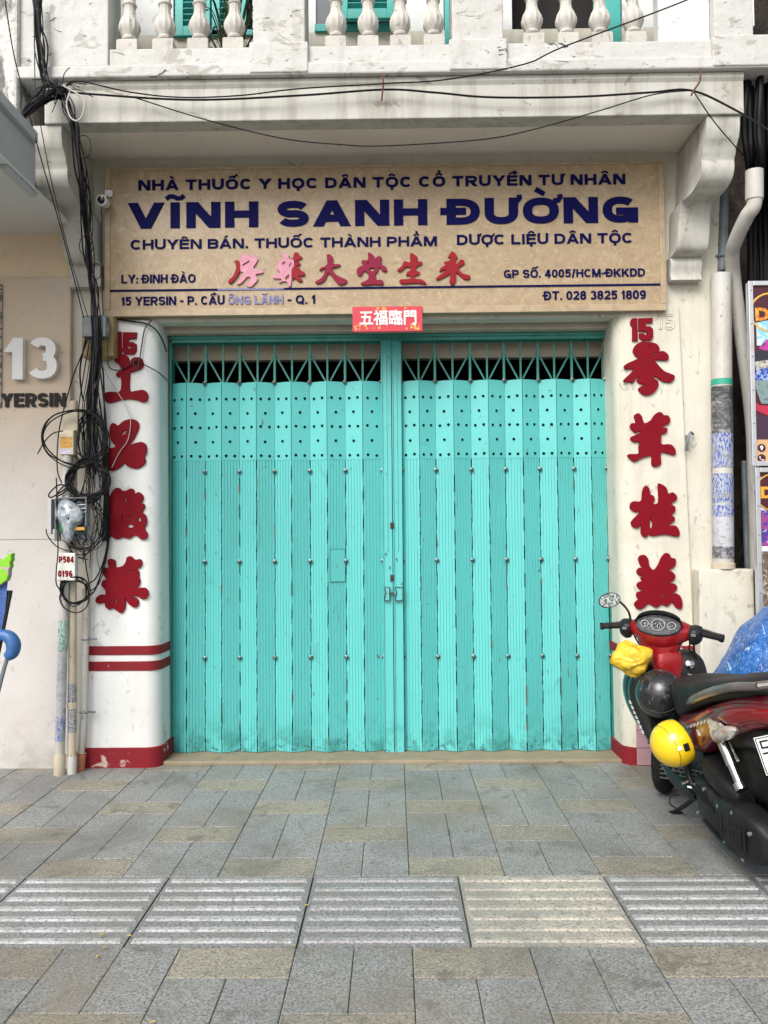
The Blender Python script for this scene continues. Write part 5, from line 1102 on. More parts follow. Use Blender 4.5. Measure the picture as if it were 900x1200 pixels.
# stray thin leads hanging about the boxes
b = MB()
for k in range(16):
    x0, x1 = R.uniform(100, 124), R.uniform(92, 126); y0, y1 = R.uniform(430, 560), R.uniform(590, 668)
    xm, ym = (x0+x1)/2+R.uniform(-16, 12), (y0+y1)/2+R.uniform(-20, 30)
    b2 = MB().tube(P3([(x0, y0, -.15), ((x0+xm)/2+R.uniform(-5, 5), (y0+ym)/2, -.14), (xm, ym, -.15), ((x1+xm)/2+R.uniform(-6, 6), (y1+ym)/2+R.uniform(0, 12), -.14), (x1, y1, -.12)]), R.uniform(.0018, .0032), 6, 6)
    b2.build('strand', MT['cable'] if k % 3 else MT['cable_grey'], fan, smooth=True)
# ================================================================== scooter leaning on its side stand
_f, _r = G(792, 931), G(934, 1038)
SO = (_f+_r)/2; SO.z = 0; HD = (_f-_r); HD.z = 0; HD.normalize()
_L0 = Vector((-HD.y, HD.x, 0)); LEAN = rad(10)
SU = Vector((0, 0, math.cos(LEAN)))+_L0*math.sin(LEAN); SL = _L0*math.cos(LEAN)-Vector((0, 0, math.sin(LEAN)))
def W(s, l, u): return SO+HD*s+SL*l+SU*u
def PL(px, py, l):
    d = ray(px, py); t = (l-(CAM-SO).dot(SL))/d.dot(SL); p = CAM+d*t-SO; return p.dot(HD), p.dot(SU)
# steering frame: origin on the steering axis, turned to the right
RAKE, TURN = rad(20), rad(36)
_A0 = HD*-math.sin(RAKE)+SU*math.cos(RAKE); _F0 = HD*math.cos(RAKE)+SU*math.sin(RAKE)
_F1 = _F0*math.cos(TURN)-SL*math.sin(TURN); _L1 = SL*math.cos(TURN)+_F0*math.sin(TURN)
HB = W(.40, -.01, 1.005)
def T(f, l, a): return HB+_F1*f+_L1*l+_A0*a
scoot = thing('scooter', 'red and black motor scooter parked on its side stand at the right, bars turned', 'scooter', SO)
MT['srx'] = mat('scooter_red', L(.27, .006, .010), .30, metal=.15, coat=.35, layers=[(30, 5, .5, .8, L(.20, .01, .012), .5, O1, 0)])
MT['sdark'] = mat('scooter_dark_red', L(.10, .006, .012), .25, coat=.5, layers=[(7, 5, .48, .56, L(.16, .012, .02), .9, (1, 1, 2.2), .6), (9, 5, .60, .66, L(.012, .03, .028), .9, (1, 1, 2.5), .6)])
MT['seat'] = mat('seat_vinyl', L(.012, .0125, .013), .55, spec=.25, layers=[(6, 5, .45, .75, L(.04, .04, .04), .6, O1, .2)], bump=(260, .15, .001))
MT['dust'] = mat('dusty_black', L(.008, .008, .009), .5, spec=.28, layers=[(9, 7, .48, .72, L(.034, .033, .031), .5, O1, .4)], bump=(50, .2, .003))
MT['lens_red'] = mat('tail_lens', L(.20, .004, .008), .12, coat=.5, layers=[(160, 2, .45, .6, L(.11, .002, .005), .6, O1, 0)])
MT['lens_clear'] = mat('signal_lens', L(.34, .30, .27), .10, coat=.6, layers=[(25, 3, .45, .6, L(.20, .09, .05), .7, O1, .5)])  # brownish reflection of the clear lens painted into its colour
def sup(n, e):
    out = []
    for k in range(n):
        a = 2*math.pi*k/n; c, s_ = math.cos(a), math.sin(a); out.append((math.copysign(abs(c)**e, c), math.copysign(abs(s_)**e, s_)))
    return out
def rs(s, hw, u0, u1, e=.65, lc=0.0, n=24, shear=0.0):
    return [W(s+shear*b, lc+hw*a, (u0+u1)/2+(u1-u0)/2*b) for a, b in sup(n, e)]
def rl(l, s0, s1, u0, u1, e=.65, n=24, fr=W): return [fr((s0+s1)/2+(s1-s0)/2*a, l, (u0+u1)/2+(u1-u0)/2*b) for a, b in sup(n, e)]
def ru(u, hw, s0, s1, e=.65, n=24, fr=W, lc=0.0): return [fr((s0+s1)/2+(s1-s0)/2*b, lc+hw*a, u) for a, b in sup(n, e)]
def smooth_rings(rings, k=4):
    m = len(rings[0]); cols = [cat([r[j] for r in rings], k) for j in range(m)]
    return [[cols[j][i] for j in range(m)] for i in range(len(cols[0]))]
def body(name, rings, m, k=4, parent=None): return MB().loft(smooth_rings(rings, k)).build(name, m, parent or scoot, smooth=True, angle=60)
# wheels
def wheel(c, axis, fwd, r=.262, tw=.042):
    b = MB().torus(c, axis, r-tw, tw, 48, 14, 1.05); wt = b.build('wheel', MT['rubber'], scoot, smooth=True, angle=180)
    A = Vector(axis).normalized()
    b = MB().torus(c, axis, r-2*tw+.006, .012, 40, 8, 2.2); b.lathe(Vector(c)-A*.045, [(.035, 0), (.04, .02), (.04, .07), (.035, .09)], 20, A)
    u = A.orthogonal().normalized(); v = A.cross(u)
    for k in range(5):
        d = u*math.cos(k*1.2566)+v*math.sin(k*1.2566); p = A.cross(d); b.obox(Vector(c)+d*.10, d*.075, p*.016, A*.012)
    b.build('rim', MT['blackpl'], wt, smooth=True)
    return wt
WF_ = T(.02, 0, -.77)
WF_ = WF_-Vector((0, 0, 1))*(WF_.z-.262)
wheel(WF_, _L1, _F1); wheel(W(-.618, 0, .264), SL, HD, .264, .05)
# fork and front mudguard
b = MB()
for l in (.075, -.075): b.tube([WF_+_L1*l, WF_+_L1*l+_A0*.42], .019, 12)
b.build('fork', MT['dust'], scoot, smooth=True)
rings = []
for k in range(13):
    a = rad(5+k*11.5); d = _F1*math.cos(a)+_A0*math.sin(a); c = WF_+d*.285
    rings.append([c+_L1*x+d*y for x, y in ((-.065, -.05), (-.055, -.01), (-.03, .012), (0, .018), (.03, .012), (.055, -.01), (.065, -.05), (.05, -.014), (0, .008), (-.05, -.014))])
MB().loft(rings).build('front_mudguard', MT['blackpl'], scoot, smooth=True)
# leg shield: black rider side, dark red nose in front
body('leg_shield', [ru(.865, .085, .36, .48), ru(.80, .15, .38, .50), ru(.73, .205, .40, .52), ru(.62, .215, .41, .54), ru(.48, .19, .40, .53), ru(.36, .155, .36, .49), ru(.26, .12, .31, .44)], MT['blackgloss'])
body('front_cowl', [ru(.885, .07, .40, .52), ru(.80, .15, .46, .61), ru(.72, .195, .48, .66), ru(.60, .20, .49, .68), ru(.46, .17, .48, .62), ru(.36, .13, .45, .56)], MT['blackgloss'])
# pale script sticker along the edge of the shield
b = MB()
for k in range(7):
    u = .62-.028*k; b.obox(W(.475-.004*k, .2155-.005*k, u), HD*.012, SL*.002, (SU*.009+HD*.004))
b.build('sticker', MT['white'], scoot)
# red steering neck under the bars, fixed to the frame
body('steering_neck', [ru(.69, .05, .33, .46), ru(.75, .075, .315, .46), ru(.83, .09, .31, .46), ru(.885, .075, .32, .46)], MT['srx'])
# black lock panel right of the neck with the ignition
body('lock_panel', [ru(.60, .09, .33, .46, lc=-.07), ru(.70, .11, .315, .46, lc=-.095), ru(.80, .10, .32, .46, lc=-.10), ru(.86, .07, .35, .46, lc=-.09)], MT['blackpl'])
# panel gaps, screws and control cables round the headset
MB().tube([W(.318, l_, .765-.9*l_*l_) for l_ in (-.07, -.045, -.02, 0, .02, .045, .07)], .0022, 6, 4).build('panel_gap', MT['blackgloss'], scoot, smooth=True)
for q_ in ([T(.02, .17, -.03), T(.0, .13, -.10), W(.36, .07, .80), W(.40, .04, .70)], [T(.02, -.17, -.03), T(-.01, -.15, -.10), W(.33, -.15, .82), W(.36, -.12, .70)], [T(.03, -.18, -.02), T(.02, -.17, -.12), W(.36, -.17, .80), W(.40, -.12, .66)], [T(.05, .20, .0), T(.10, .17, -.06), T(.08, .10, -.14), W(.45, .05, .74)]):
    MB().tube(q_, .0048, 7, 6).build('control_cable', MT['cable'], scoot, smooth=True)
for l_, a_ in ((.185, .043), (-.185, .043)): MB().obox(T(-.062, l_, .015), _L1*.012, _A0*.006, _F1*.004).build('switch', mat('switch_grey', L(.20, .2, .2), .4) if 'switch_grey' not in bpy.data.materials else bpy.data.materials['switch_grey'], scoot)
b = MB().lathe(W(.318, -.10, .80), [(.024, 0), (.024, .014), (.018, .018), (.006, .02), (.001, .02)], 20, -HD+SU*.3); b.build('ignition', MT['chrome'], scoot, smooth=True)
# handlebar cover
body('handlebar_cover', [rl(-.20, -.025, .03, -.03, .025, .9, fr=T), rl(-.15, -.045, .05, -.045, .035, .8, fr=T), rl(-.09, -.085, .085, -.075, .05, .75, fr=T), rl(-.04, -.10, .10, -.10, .055, .75, fr=T), rl(.04, -.10, .10, -.10, .055, .75, fr=T), rl(.09, -.085, .085, -.075, .05, .75, fr=T), rl(.15, -.045, .05, -.045, .035, .8, fr=T), rl(.20, -.025, .03, -.03, .025, .9, fr=T)], MT['srx'])
body('cover_neck', [ru(-.05, .125, -.09, .08, fr=T), ru(-.10, .105, -.105, .07, fr=T), ru(-.15, .088, -.10, .055, fr=T), ru(-.19, .075, -.09, .04, fr=T)], MT['srx'])
# instruments: a tilted oval binnacle with three dials under a black visor
nI = (_A0*.86-_F1*.51).normalized(); eI = (_F1*.86+_A0*.51).normalized(); cI = T(-.055, 0, .050)
def oval(c, a, b_, h, n=32): return [c+_L1*(a*math.cos(2*math.pi*k/n))+eI*(b_*math.sin(2*math.pi*k/n))+nI*h for k in range(n)]
MB().loft([oval(cI, .118, .060, -.03), oval(cI, .120, .062, .006), oval(cI, .112, .054, .010), oval(cI, .110, .052, .004)]).build('instrument_panel', mat('dial_face', L(.045, .046, .05), .45, spec=.3, layers=[(70, 3, .5, .56, L(.12, .12, .125), .6, O1, .3)]), scoot, smooth=True)
ip = bpy.data.objects['instrument_panel']
for l, r in ((0, .036), (.072, .020), (-.072, .022)):
    c = cI+_L1*l+nI*.006; MB().lathe(c, [(r, 0), (r, .003), (r*.88, .0035), (r*.85, .001), (.001, .001)], 24, nI).build('dial', mat('dial', L(.012, .013, .015), .4, spec=.3, layers=[(160, 2, .56, .6, L(.4, .4, .4), .8, O1, 0)]), ip, smooth=True)
    MB().torus(c+nI*.003, nI, r, .0015, 24, 6).build('dial_ring', MT['alu'], ip, smooth=True)
rings = []
for k in range(15):
    t = -1+2*k/14; l = .128*t; q = math.sqrt(max(0, 1-t*t)); base = cI+_L1*l+eI*(.062*q+.002)
    rings.append([base-nI*.02, base+nI*(.012+.022*q)+eI*.006, base+nI*(.010+.022*q)+eI*.016, base-nI*.02+eI*.02])
MB().loft(rings).build('visor', MT['blackgloss'], scoot, smooth=True)
# grips, switches, levers
for sg, nm in ((1, 'left'), (-1, 'right')):
    MB().tube([T(-.0, sg*.195, 0), T(-.025, sg*.315, -.005)], [.0165, .0175, .0165, .0175, .0165, .0175, .0165], 14, 0).tube([T(-.025, sg*.313, -.005), T(-.029, sg*.332, -.006)], .020, 14).tube([T(-.002, sg*.20, 0), T(-.004, sg*.212, 0)], .024, 14).build('grip', MT['rubber'], scoot, smooth=True)
    MB().loft(smooth_rings([rl(sg*.158, -.055, .035, -.055, .035, .6, fr=T), rl(sg*.185, -.062, .04, -.06, .04, .6, fr=T), rl(sg*.215, -.045, .034, -.046, .034, .7, fr=T), rl(sg*.222, -.03, .02, -.03, .02, .8, fr=T)], 3)).build('switch_pod', MT['blackpl'], scoot, smooth=True)
    MB().tube([T(.04, sg*.18, -.01), T(.06, sg*.22, -.012), T(.05, sg*.275, -.02), T(.045, sg*.325, -.028)], [.008, .007, .006, .008], 8, 4).build('brake_lever', MT['blackpl'], scoot, smooth=True)
# left mirror only
mc = W(0, 0, 0)*0+T(.03, .285, .135)
MB().tube([T(.01, .165, .02), T(.015, .175, .075), T(.03, .20, .105), mc-_L1*.055], .0065, 8, 5).build('mirror_stem', MT['blackpl'], scoot, smooth=True)
nm_ = ((CAM-mc).normalized()*.9+Vector((-.25, 0, .18))).normalized(); um = Vector((1, 0, .12)).cross(nm_).normalized(); hm = nm_.cross(um)
def mo(a, b_, h): return [mc+hm*(a*math.cos(2*math.pi*k/28))+um*(b_*math.sin(2*math.pi*k/28))+nm_*h for k in range(28)]
mb = MB().loft([mo(.03, .02, -.03), mo(.058, .040, -.015), mo(.064, .045, .004), mo(.059, .041, .005), mo(.058, .040, .001)]).build('mirror', MT['blackpl'], scoot, smooth=True)
MB().loft([mo(.058, .040, .0005), mo(.058, .040, .0022)]).build('mirror_glass', mat('mirror_glass', L(.30, .32, .31), .06, metal=1.0, layers=[(75, 4, .44, .52, L(.04, .055, .045), .9, O1, .8)]), mb)  # dark mottles are a reflection of trees painted into the glass
# cables and hook in front of the neck
b = MB()
for q in ([(.32, -.08, .75), (.27, -.12, .73), (.26, -.15, .68), (.30, -.16, .62)], [(.32, -.03, .70), (.27, -.07, .72), (.25, -.10, .70), (.24, -.13, .65)]): b.tube([W(*p) for p in q], .0045, 7, 6)
b.build('hook', MT['chrome'], scoot, smooth=True)
# floor tunnel, floorboard and underbody
body('floorboard', [rs(.42, .10, .22, .34), rs(.30, .15, .20, .31), rs(.15, .165, .19, .29), rs(-.02, .165, .19, .29), rs(-.12, .13, .20, .34)], MT['blackpl'])
body('centre_tunnel', [rs(.34, .07, .26, .62, shear=.0), rs(.25, .07, .26, .50), rs(.12, .075, .26, .46), rs(-.02, .09, .26, .52), rs(-.14, .10, .26, .60)], MT['blackpl'])
# seat
body('seat', [rs(.155, .05, .66, .735, .7), rs(.14, .085, .59, .775, .6), rs(.08, .115, .585, .80, .55), rs(-.10, .14, .655, .825, .5), rs(-.30, .145, .73, .85, .5), rs(-.50, .135, .79, .895, .5), rs(-.68, .11, .83, .92, .55), rs(-.76, .07, .86, .91, .7)], MT['seat'])
# side fairing and tail
body('side_fairing', [rs(.075, .09, .50, .60, .55), rs(.02, .135, .475, .63, .5), rs(-.12, .160, .475, .67, .5), rs(-.27, .170, .50, .72, .5), rs(-.45, .165, .60, .785, .5), rs(-.65, .14, .68, .845, .5), rs(-.82, .10, .74, .86, .55), rs(-.90, .06, .77, .85, .7)], MT['sdark'])
# decals on the fairing, cut to follow its curve
def on_side(px, py, l=.172): s, u = PL(px, py, l); return s, l, u
def decal(pts, m, l=.172):
    q = [W(*on_side(px, py, l)) for px, py in pts]; MB().prism(q, SL*-.012).build('decal', m, scoot)
pale = mat('decal_pale', L(.50, .48, .46), .35, coat=.4, layers=[(60, 3, .55, .60, L(.05, .05, .05), .9, O1, .8), (50, 3, .62, .64, L(.02, .18, .10), .9, O1, .4)])
decal([(829, 844), (842, 848), (850, 856), (863, 857), (856, 866), (846, 869), (838, 870), (832, 860)], pale, .174)
for k in range(8):
    x = 800+k*4.0; y = 856-k*1.2; decal([(x, y), (x+1.2, y-4.2-.2*k), (x+3.2, y-4.5-.2*k), (x+2.6, y-2.2), (x+1.8, y-.8)], pale, .1745)
decal([(816, 855), (818, 856), (820, 862), (818, 863)], pale, .1745)
gr = mat('decal_stripe', L(.30, .03, .03), .3, coat=.4); decal([(797, 849), (812, 842), (829, 832), (832, 835), (818, 843), (803, 850)], gr, .168)
# grab rail
b = MB()
for sg in (1, -1):
    b.tube([W(-.20, sg*.150, .735), W(-.33, sg*.168, .785), W(-.50, sg*.168, .845), W(-.70, sg*.15, .905), W(-.84, sg*.10, .925)], [.010, .020, .021, .019, .018], 10, 6)
b.tube([W(-.84, .10, .925), W(-.88, 0, .93), W(-.84, -.10, .925)], .018, 10, 6)
b.build('grab_rail', mat('rail_grey', L(.10, .085, .08), .35, coat=.4, layers=[(8, 5, .5, .7, L(.17, .15, .14), .7, O1, .2)]), scoot, smooth=True)
# tail lamp, signals, plate
body('tail_light', [rs(-.53, .160, .715, .765, .6), rs(-.58, .162, .70, .80, .6), rs(-.64, .155, .70, .82, .6), rs(-.72, .135, .73, .835, .6), rs(-.84, .105, .755, .84, .6), rs(-.925, .06, .77, .825, .7)], MT['lens_red'])
for sg in (1, -1):
    q = [(-.47, .150, .665), (-.55, .18, .665), (-.62, .165, .70), (-.66, .14, .71)]
    MB().tube([W(s, sg*l, u) for s, l, u in q], [.012, .030, .026, .012], 14, 5).build('turn_signal', MT['lens_clear'], scoot, smooth=True)
body('inner_mudguard', [rs(-.24, .07, .36, .56), rs(-.45, .085, .34, .60), rs(-.70, .085, .36, .64), rs(-.84, .06, .42, .60)], MT['rubber'])
body('rear_mudguard', [rs(-.30, .09, .46, .62), rs(-.50, .10, .56, .68), rs(-.72, .10, .60, .74), rs(-.86, .095, .56, .70), rs(-.98, .085, .44, .60), rs(-1.04, .07, .38, .50)], MT['dust'])
_q = PL(918, 881, .05); pc = W(_q[0], .05, _q[1]); pu = (SU*.94+HD*.34).normalized(); pn = SL.cross(pu).normalized(); pn = pn if pn.dot(CAM-pc) > 0 else -pn
def pl_(a, b_, h): return pc+SL*a+pu*b_+pn*h
pt_ = MB().obox(pc, SL*.10, pu*.075, pn*.0015).build('licence_plate', MT['white'], scoot, bevel=.001)
b = MB()
for a0, a1, z0, z1 in ((.094, .097, -.07, .07), (-.097, -.094, -.07, .07)): b.obox(pl_((a0+a1)/2, 0, .002), SL*.002, pu*.068, pn*.0008)
b.obox(pl_(0, .069, .002), SL*.097, pu*.002, pn*.0008).obox(pl_(0, -.069, .002), SL*.097, pu*.002, pn*.0008)
for st in ([(.080, .055, .050, .055), (.080, .03, .080, .055), (.080, .03, .055, .03), (.055, .03, .055, .008), (.082, .008, .055, .008)],):
    for a0, b0, a1, b1 in st:
        p, q = pl_(a0, b0, .0025), pl_(a1, b1, .0025); d = q-p; b.obox((p+q)/2, d/2+d.normalized()*.003, d.normalized().cross(pn)*.0038, pn*.0008)
b.build('plate_mark', MT['blackpl'], pt_)
# rear suspension, engine, covers
sh = MB().tube([W(*on_side(846, 868, .15)), W(*on_side(858, 897, .15))], .024, 16).tube([W(*on_side(857, 895, .15)), W(*on_side(868, 921, .15))], .0195, 16).tube([W(*on_side(866, 918, .15)), W(*on_side(870, 926, .15))], .027, 16)
sh.tube([W(*on_side(855, 870, .10)), W(*on_side(866, 893, .10))], .012, 10)
sh.build('shock_absorber', MT['chrome'], scoot, smooth=True)
body('belt_cover', [rs(-.10, .030, .21, .32, .5, lc=.10), rs(-.13, .055, .175, .365, .45, lc=.115), rs(-.26, .060, .135, .375, .4, lc=.13), rs(-.38, .058, .14, .345, .4, lc=.135), rs(-.41, .045, .155, .33, .4, lc=.135)], MT['dust'], 3)
body('drive_case', [rs(-.40, .050, .15, .335, .4, lc=.135), rs(-.425, .066, .135, .36, .4, lc=.142), rs(-.55, .070, .125, .37, .4, lc=.145), rs(-.68, .066, .14, .37, .4, lc=.145), rs(-.76, .05, .17, .34, .5, lc=.14), rs(-.80, .02, .22, .29, .7, lc=.14)], MT['dust'], 3)
b = MB()
for s_, u_ in ((-.17, .335), (-.17, .20), (-.30, .355), (-.33, .155), (-.46, .33), (-.46, .165), (-.60, .345), (-.62, .15), (-.73, .30)): b.lathe(W(s_, .196 if s_ < -.4 else .183, u_), [(.011, 0), (.011, .012), (.006, .016), (.001, .016)], 10, SL)
b.build('case_bolt', MT['steel'], scoot, smooth=True)
b = MB()
for k in range(7): b.tube([W(-.47-.035*k, .2115, .20), W(-.485-.035*k, .2145, .255), W(-.50-.035*k, .2125, .31)], .006, 6, 4)
b.build('case_fin', MT['dust'], scoot, smooth=True)
# finned engine guard seen under the helmet
b = MB()
for k in range(8):
    p0 = W(*on_side(776+k*6.5, 897+k*1.2, .13)); p1 = W(*on_side(784+k*6, 913+k*1.5, .13)); b.tube([p0, p1], .006, 6)
for k in range(4):
    b.tube([W(*on_side(774, 896+5*k, .135)), W(*on_side(800, 900+5*k, .135)), W(*on_side(826, 906+5*k, .135))], .005, 6, 4)
b.build('engine_guard', mat('guard_grey', L(.06, .058, .055), .5, layers=[(40, 5, .5, .6, L(.16, .15, .14), .7, O1, .4)]), scoot, smooth=True)
b = MB()
for q in ([(-.18, .20, .34), (-.30, .205, .30), (-.44, .204, .27), (-.60, .212, .28), (-.70, .205, .30)], [(-.22, .19, .18), (-.36, .20, .16), (-.52, .21, .16), (-.66, .205, .18)], [(-.45, .206, .17), (-.44, .206, .24), (-.46, .206, .31)]): b.tube([W(*p) for p in q], .008, 7, 6)
b.build('cover_rib', MT['dust'], scoot, smooth=True)
body('air_box', [rs(-.20, .05, .37, .47, .6, lc=.09), rs(-.30, .07, .37, .50, .6, lc=.105), rs(-.46, .065, .34, .45, .6, lc=.115), rs(-.55, .04, .33, .40, .7, lc=.11)], MT['dust'])
body('engine', [rs(.10, .06, .18, .32, .6), rs(.0, .10, .15, .40, .6), rs(-.18, .11, .15, .46, .6), rs(-.34, .07, .18, .42, .6)], MT['dust'])
b = MB()
for q in ([(-.02, .12, .47), (-.05, .16, .40), (-.07, .165, .32), (-.10, .16, .24)], [(.02, .15, .29), (-.06, .17, .28), (-.12, .17, .26)], [(-.05, .15, .44), (-.09, .17, .36), (-.12, .17, .30)]): b.tube([W(*p) for p in q], [.018, .012, .016, .012], 8, 5)
b.build('footrest_bracket', MT['dust'], scoot, smooth=True)
MB().tube([W(-.095, .15, .335), W(-.095, .215, .325)], .011, 10).tube([W(-.16, .15, .30), W(-.12, .20, .315)], .007, 8).build('kick_starter', MT['steel'], scoot, smooth=True)
g_ = G(792, 953)
MB().tube([W(.03, .11, .20), (W(.03, .11, .20)+g_)/2, g_+Vector((0, 0, .012))], .012, 10).obox(g_+Vector((0, 0, .006)), (.03, .006, 0), (-.004, .018, 0), (0, 0, .004)).build('side_stand', MT['dust'], scoot, smooth=True)
MB().tube([g_+Vector((.0, 0, .03)), g_+Vector((-.03, .0, .05)), g_+Vector((-.025, .0, .09)), g_+Vector((.02, .0, .10))], .004, 6, 4).build('stand_lug', MT['dust'], scoot, smooth=True)
MB().tube([W(-.05, -.12, .18), W(-.20, -.15, .17), W(-.40, -.17, .22), W(-.45, -.175, .24)], .018, 10, 5).tube([W(-.42, -.175, .23), W(-.85, -.19, .36)], [.035, .05, .05, .045], 16).build('exhaust', MT['dust'], scoot, smooth=True)

# ---- things hung on the scooter
def helmet(name, label, c, axis, r, m, squash=1.0, cover=100, band=None):
    """open-face shell: a dome round the axis, opened at the rim, with lining and edge strip"""
    A = Vector(axis).normalized(); u = A.orthogonal().normalized(); v = A.cross(u); c = Vector(c)
    t = thing(name, label, 'helmet', c-A*r)
    def ring(th, rr): return [c+A*(rr*math.cos(th)*squash)+(u*math.cos(2*math.pi*j/32)+v*math.sin(2*math.pi*j/32)*1.0)*(rr*max(math.sin(th), .004)) for j in range(32)]
    ths = [rad(cover)*k/14 for k in range(15)]
    sh = MB().loft([ring(x, r) for x in ths]+[ring(ths[-1], r*.93)]+[ring(x, r*.92) for x in ths[::-1]], caps=False).build('shell', m, t, smooth=True, angle=50)
    MB().tube(ring(rad(cover), r*.965)+[ring(rad(cover), r*.965)[0]], r*.045, 8).build('edge_strip', band or MT['blackpl'], t, smooth=True)
    MB().tube(ring(rad(cover*.62), r*1.002)+[ring(rad(cover*.62), r*1.002)[0]], .0014, 6).build('seam', band or MT['blackpl'], t, smooth=True)
    MB().loft([ring(x, r*.86) for x in ths], caps=True).build('lining', MT['seat'], t, smooth=True)
    return t, sh
yel = mat('helmet_yellow', L(.78, .52, .008), .22, coat=.5, layers=[(12, 5, .55, .75, L(.55, .33, .01), .5, O1, .3)])
hc = W(*[(lambda q: (q[0], .235, q[1]))(PL(790, 871, .235))][0])
ht, sh = helmet('helmet', 'glossy yellow open helmet hung on the left side of the scooter below the seat', hc, Vector((-.93, -.22, -.33)), .114, yel, 1.0, 110, mat('helmet_trim', L(.10, .06, .004), .5))
MB().obox(hc+Vector((.022, -.108, .008)), Vector((.014, .002, .004)), (0, .006, 0), Vector((-.005, 0, .018))).build('buckle', MT['blackpl'], ht, bevel=.004)
MB().obox(hc+Vector((-.012, -.113, .004)), Vector((.010, .001, .003)), (0, .003, 0), Vector((-.003, 0, .009))).build('tag', MT['white'], ht)
_d = ray(774, 813); hb = CAM+_d*((.255-(CAM-SO).dot(HD))/_d.dot(HD))
helmet('helmet', 'scuffed black helmet resting in the footwell of the scooter', hb, SL*.35-HD*.8+SU*.5, .13, mat('helmet_black', L(.012, .012, .013), .25, coat=.3, layers=[(11, 8, .56, .72, L(.22, .22, .22), .7, (1.6, 1, .8), 2.0), (5, 6, .5, .75, L(.04, .04, .04), .6, O1, .4)]), 1.0, 105)
def lump(name, label, catg, c, rx, ry, rz, m, amp, seed, n=72, k=44):
    c = Vector(c); rings = []
    for i in range(k+1):
        th = math.pi*i/k; ring = []
        for j in range(n):
            a = 2*math.pi*j/n; d = Vector((math.sin(th)*math.cos(a), math.sin(th)*math.sin(a), -math.cos(th)))
            w1 = mnoise.noise_vector(d*1.3+Vector((seed, 0, 0)))*.5
            e = d+w1
            q = 1+amp*mnoise.noise(d*1.1+Vector((0, seed, 0)))*1.3+amp*(.35-abs(mnoise.noise(e*2.0+Vector((0, 0, seed)))))+amp*.35*(.3-abs(mnoise.noise(e*4.5)))
            ring.append(c+Vector((d.x*rx, d.y*ry, d.z*rz))*q)
        rings.append(ring)
    return tag(MB().loft(rings).build(name, m, None, smooth=True, angle=180), label, catg)
ybag = mat('bag_yellow', L(.70, .46, .03), .38, layers=[(14, 6, .48, .66, L(.52, .30, .015), .7, O1, 1.2), (9, 4, .6, .75, L(.75, .55, .15), .6, O1, 1.0)], bump=(35, .5, .012))
bc = U(739.5, 771, -.98)
lump('plastic_bag', 'crumpled yellow plastic bag hanging in front of the scooter under its left grip', 'bag', bc, .100, .085, .082, ybag, .27, 3.7)
# ================================================================== tarpaulin-covered motorbike
def tarp():
    cx, cy = 2.46, -.60; n = 150; k = 56; rings = []
    for i in range(k+1):
        t = i/k                                       # 0 at the ground hem, 1 at the crown
        z = .05+1.13*t**.85; hx = .08*(1-t)+.55*(1-t**1.8)**.62+.003; hy = .10*(1-t)+.50*(1-t**1.8)**.62+.003
        ring = []
        for j in range(n):
            a = 2*math.pi*j/n; c, s_ = math.cos(a), math.sin(a)
            p = Vector((cx+hx*math.copysign(abs(c)**.85, c), cy+hy*math.copysign(abs(s_)**.85, s_), z))
            d = Vector((c, s_, .3)).normalized()
            f = .05*(1-t)**.8*math.sin(a*8+2.2*math.sin(t*4+a*2))+.03*mnoise.noise(p*3.0)+.030*(.5-abs(mnoise.noise(p*4.5+Vector((4, 0, 0)))))+.016*(.5-abs(mnoise.noise(p*11)))+.007*(.5-abs(mnoise.noise(p*24)))
            p += d*f*(1 if t < .97 else .4)
            if i == 0: p.z = .05+.03*math.sin(a*5)
            ring.append(p)
        rings.append(ring)
    m = mat('tarp_blue', L(.014, .10, .34), .42, layers=[
        (5, 8, .45, .62, L(.008, .05, .22), .8, O1, 1.0), (24, 8, .50, .60, L(.07, .22, .50), .65, (1, 1, .7), 2.2), (38, 8, .60, .635, L(.55, .62, .70), .75, (1, 1, .6), 3.0), (8, 10, .605, .65, L(.58, .62, .68), .8, (1.5, 1, .8), 2.6)], bump=(42, .4, .008))
    return MB().loft(rings).build('covered_motorbike', m, None, smooth=True, angle=180)
tag(tarp(), 'parked motorbike draped in a creased bright blue tarpaulin beside the posters', 'tarpaulin')
# ================================================================== folded lounger at the left edge
yl = -.75
fc = thing('folding_chair', 'folded blue plastic lounge chair at the left edge under a lime green cloth', 'chair', U(-6, 880, yl))
bl = mat('chair_blue', L(.035, .12, .32), .45, layers=[(9, 5, .5, .7, L(.02, .07, .2), .6, O1, .3)]); fab = mat('chair_fabric', L(.05, .11, .33), .75, layers=[(60, 2, .45, .55, L(.03, .07, .22), .7, (.3, .3, 1), 0)])
def q(px, py, dy=0): return U(px, py, yl+dy)
MB().tube([q(-14, 746), q(4, 744.5), q(12, 748), q(16, 756), q(14, 765), q(8, 770)], [.030, .034, .040, .042, .038, .026], 14, 6).build('armrest', bl, fc, smooth=True)
MB().tube([q(13, 692, .02), q(7, 722, .02), q(2, 748, .03), q(-8, 800, .03), q(-20, 905, .03)], .011, 8, 4).tube([q(9, 692, .05), q(4, 722, .05), q(-2, 750, .05), q(-14, 800, .05), q(-30, 905, .03)], .011, 8, 4).build('frame', MT['blackpl'], fc, smooth=True)
MB().tube([q(9, 770), q(3, 790), q(-6, 830), q(-10, 880)], .013, 8, 4).build('leg', MT['pvc_grey'], fc, smooth=True)
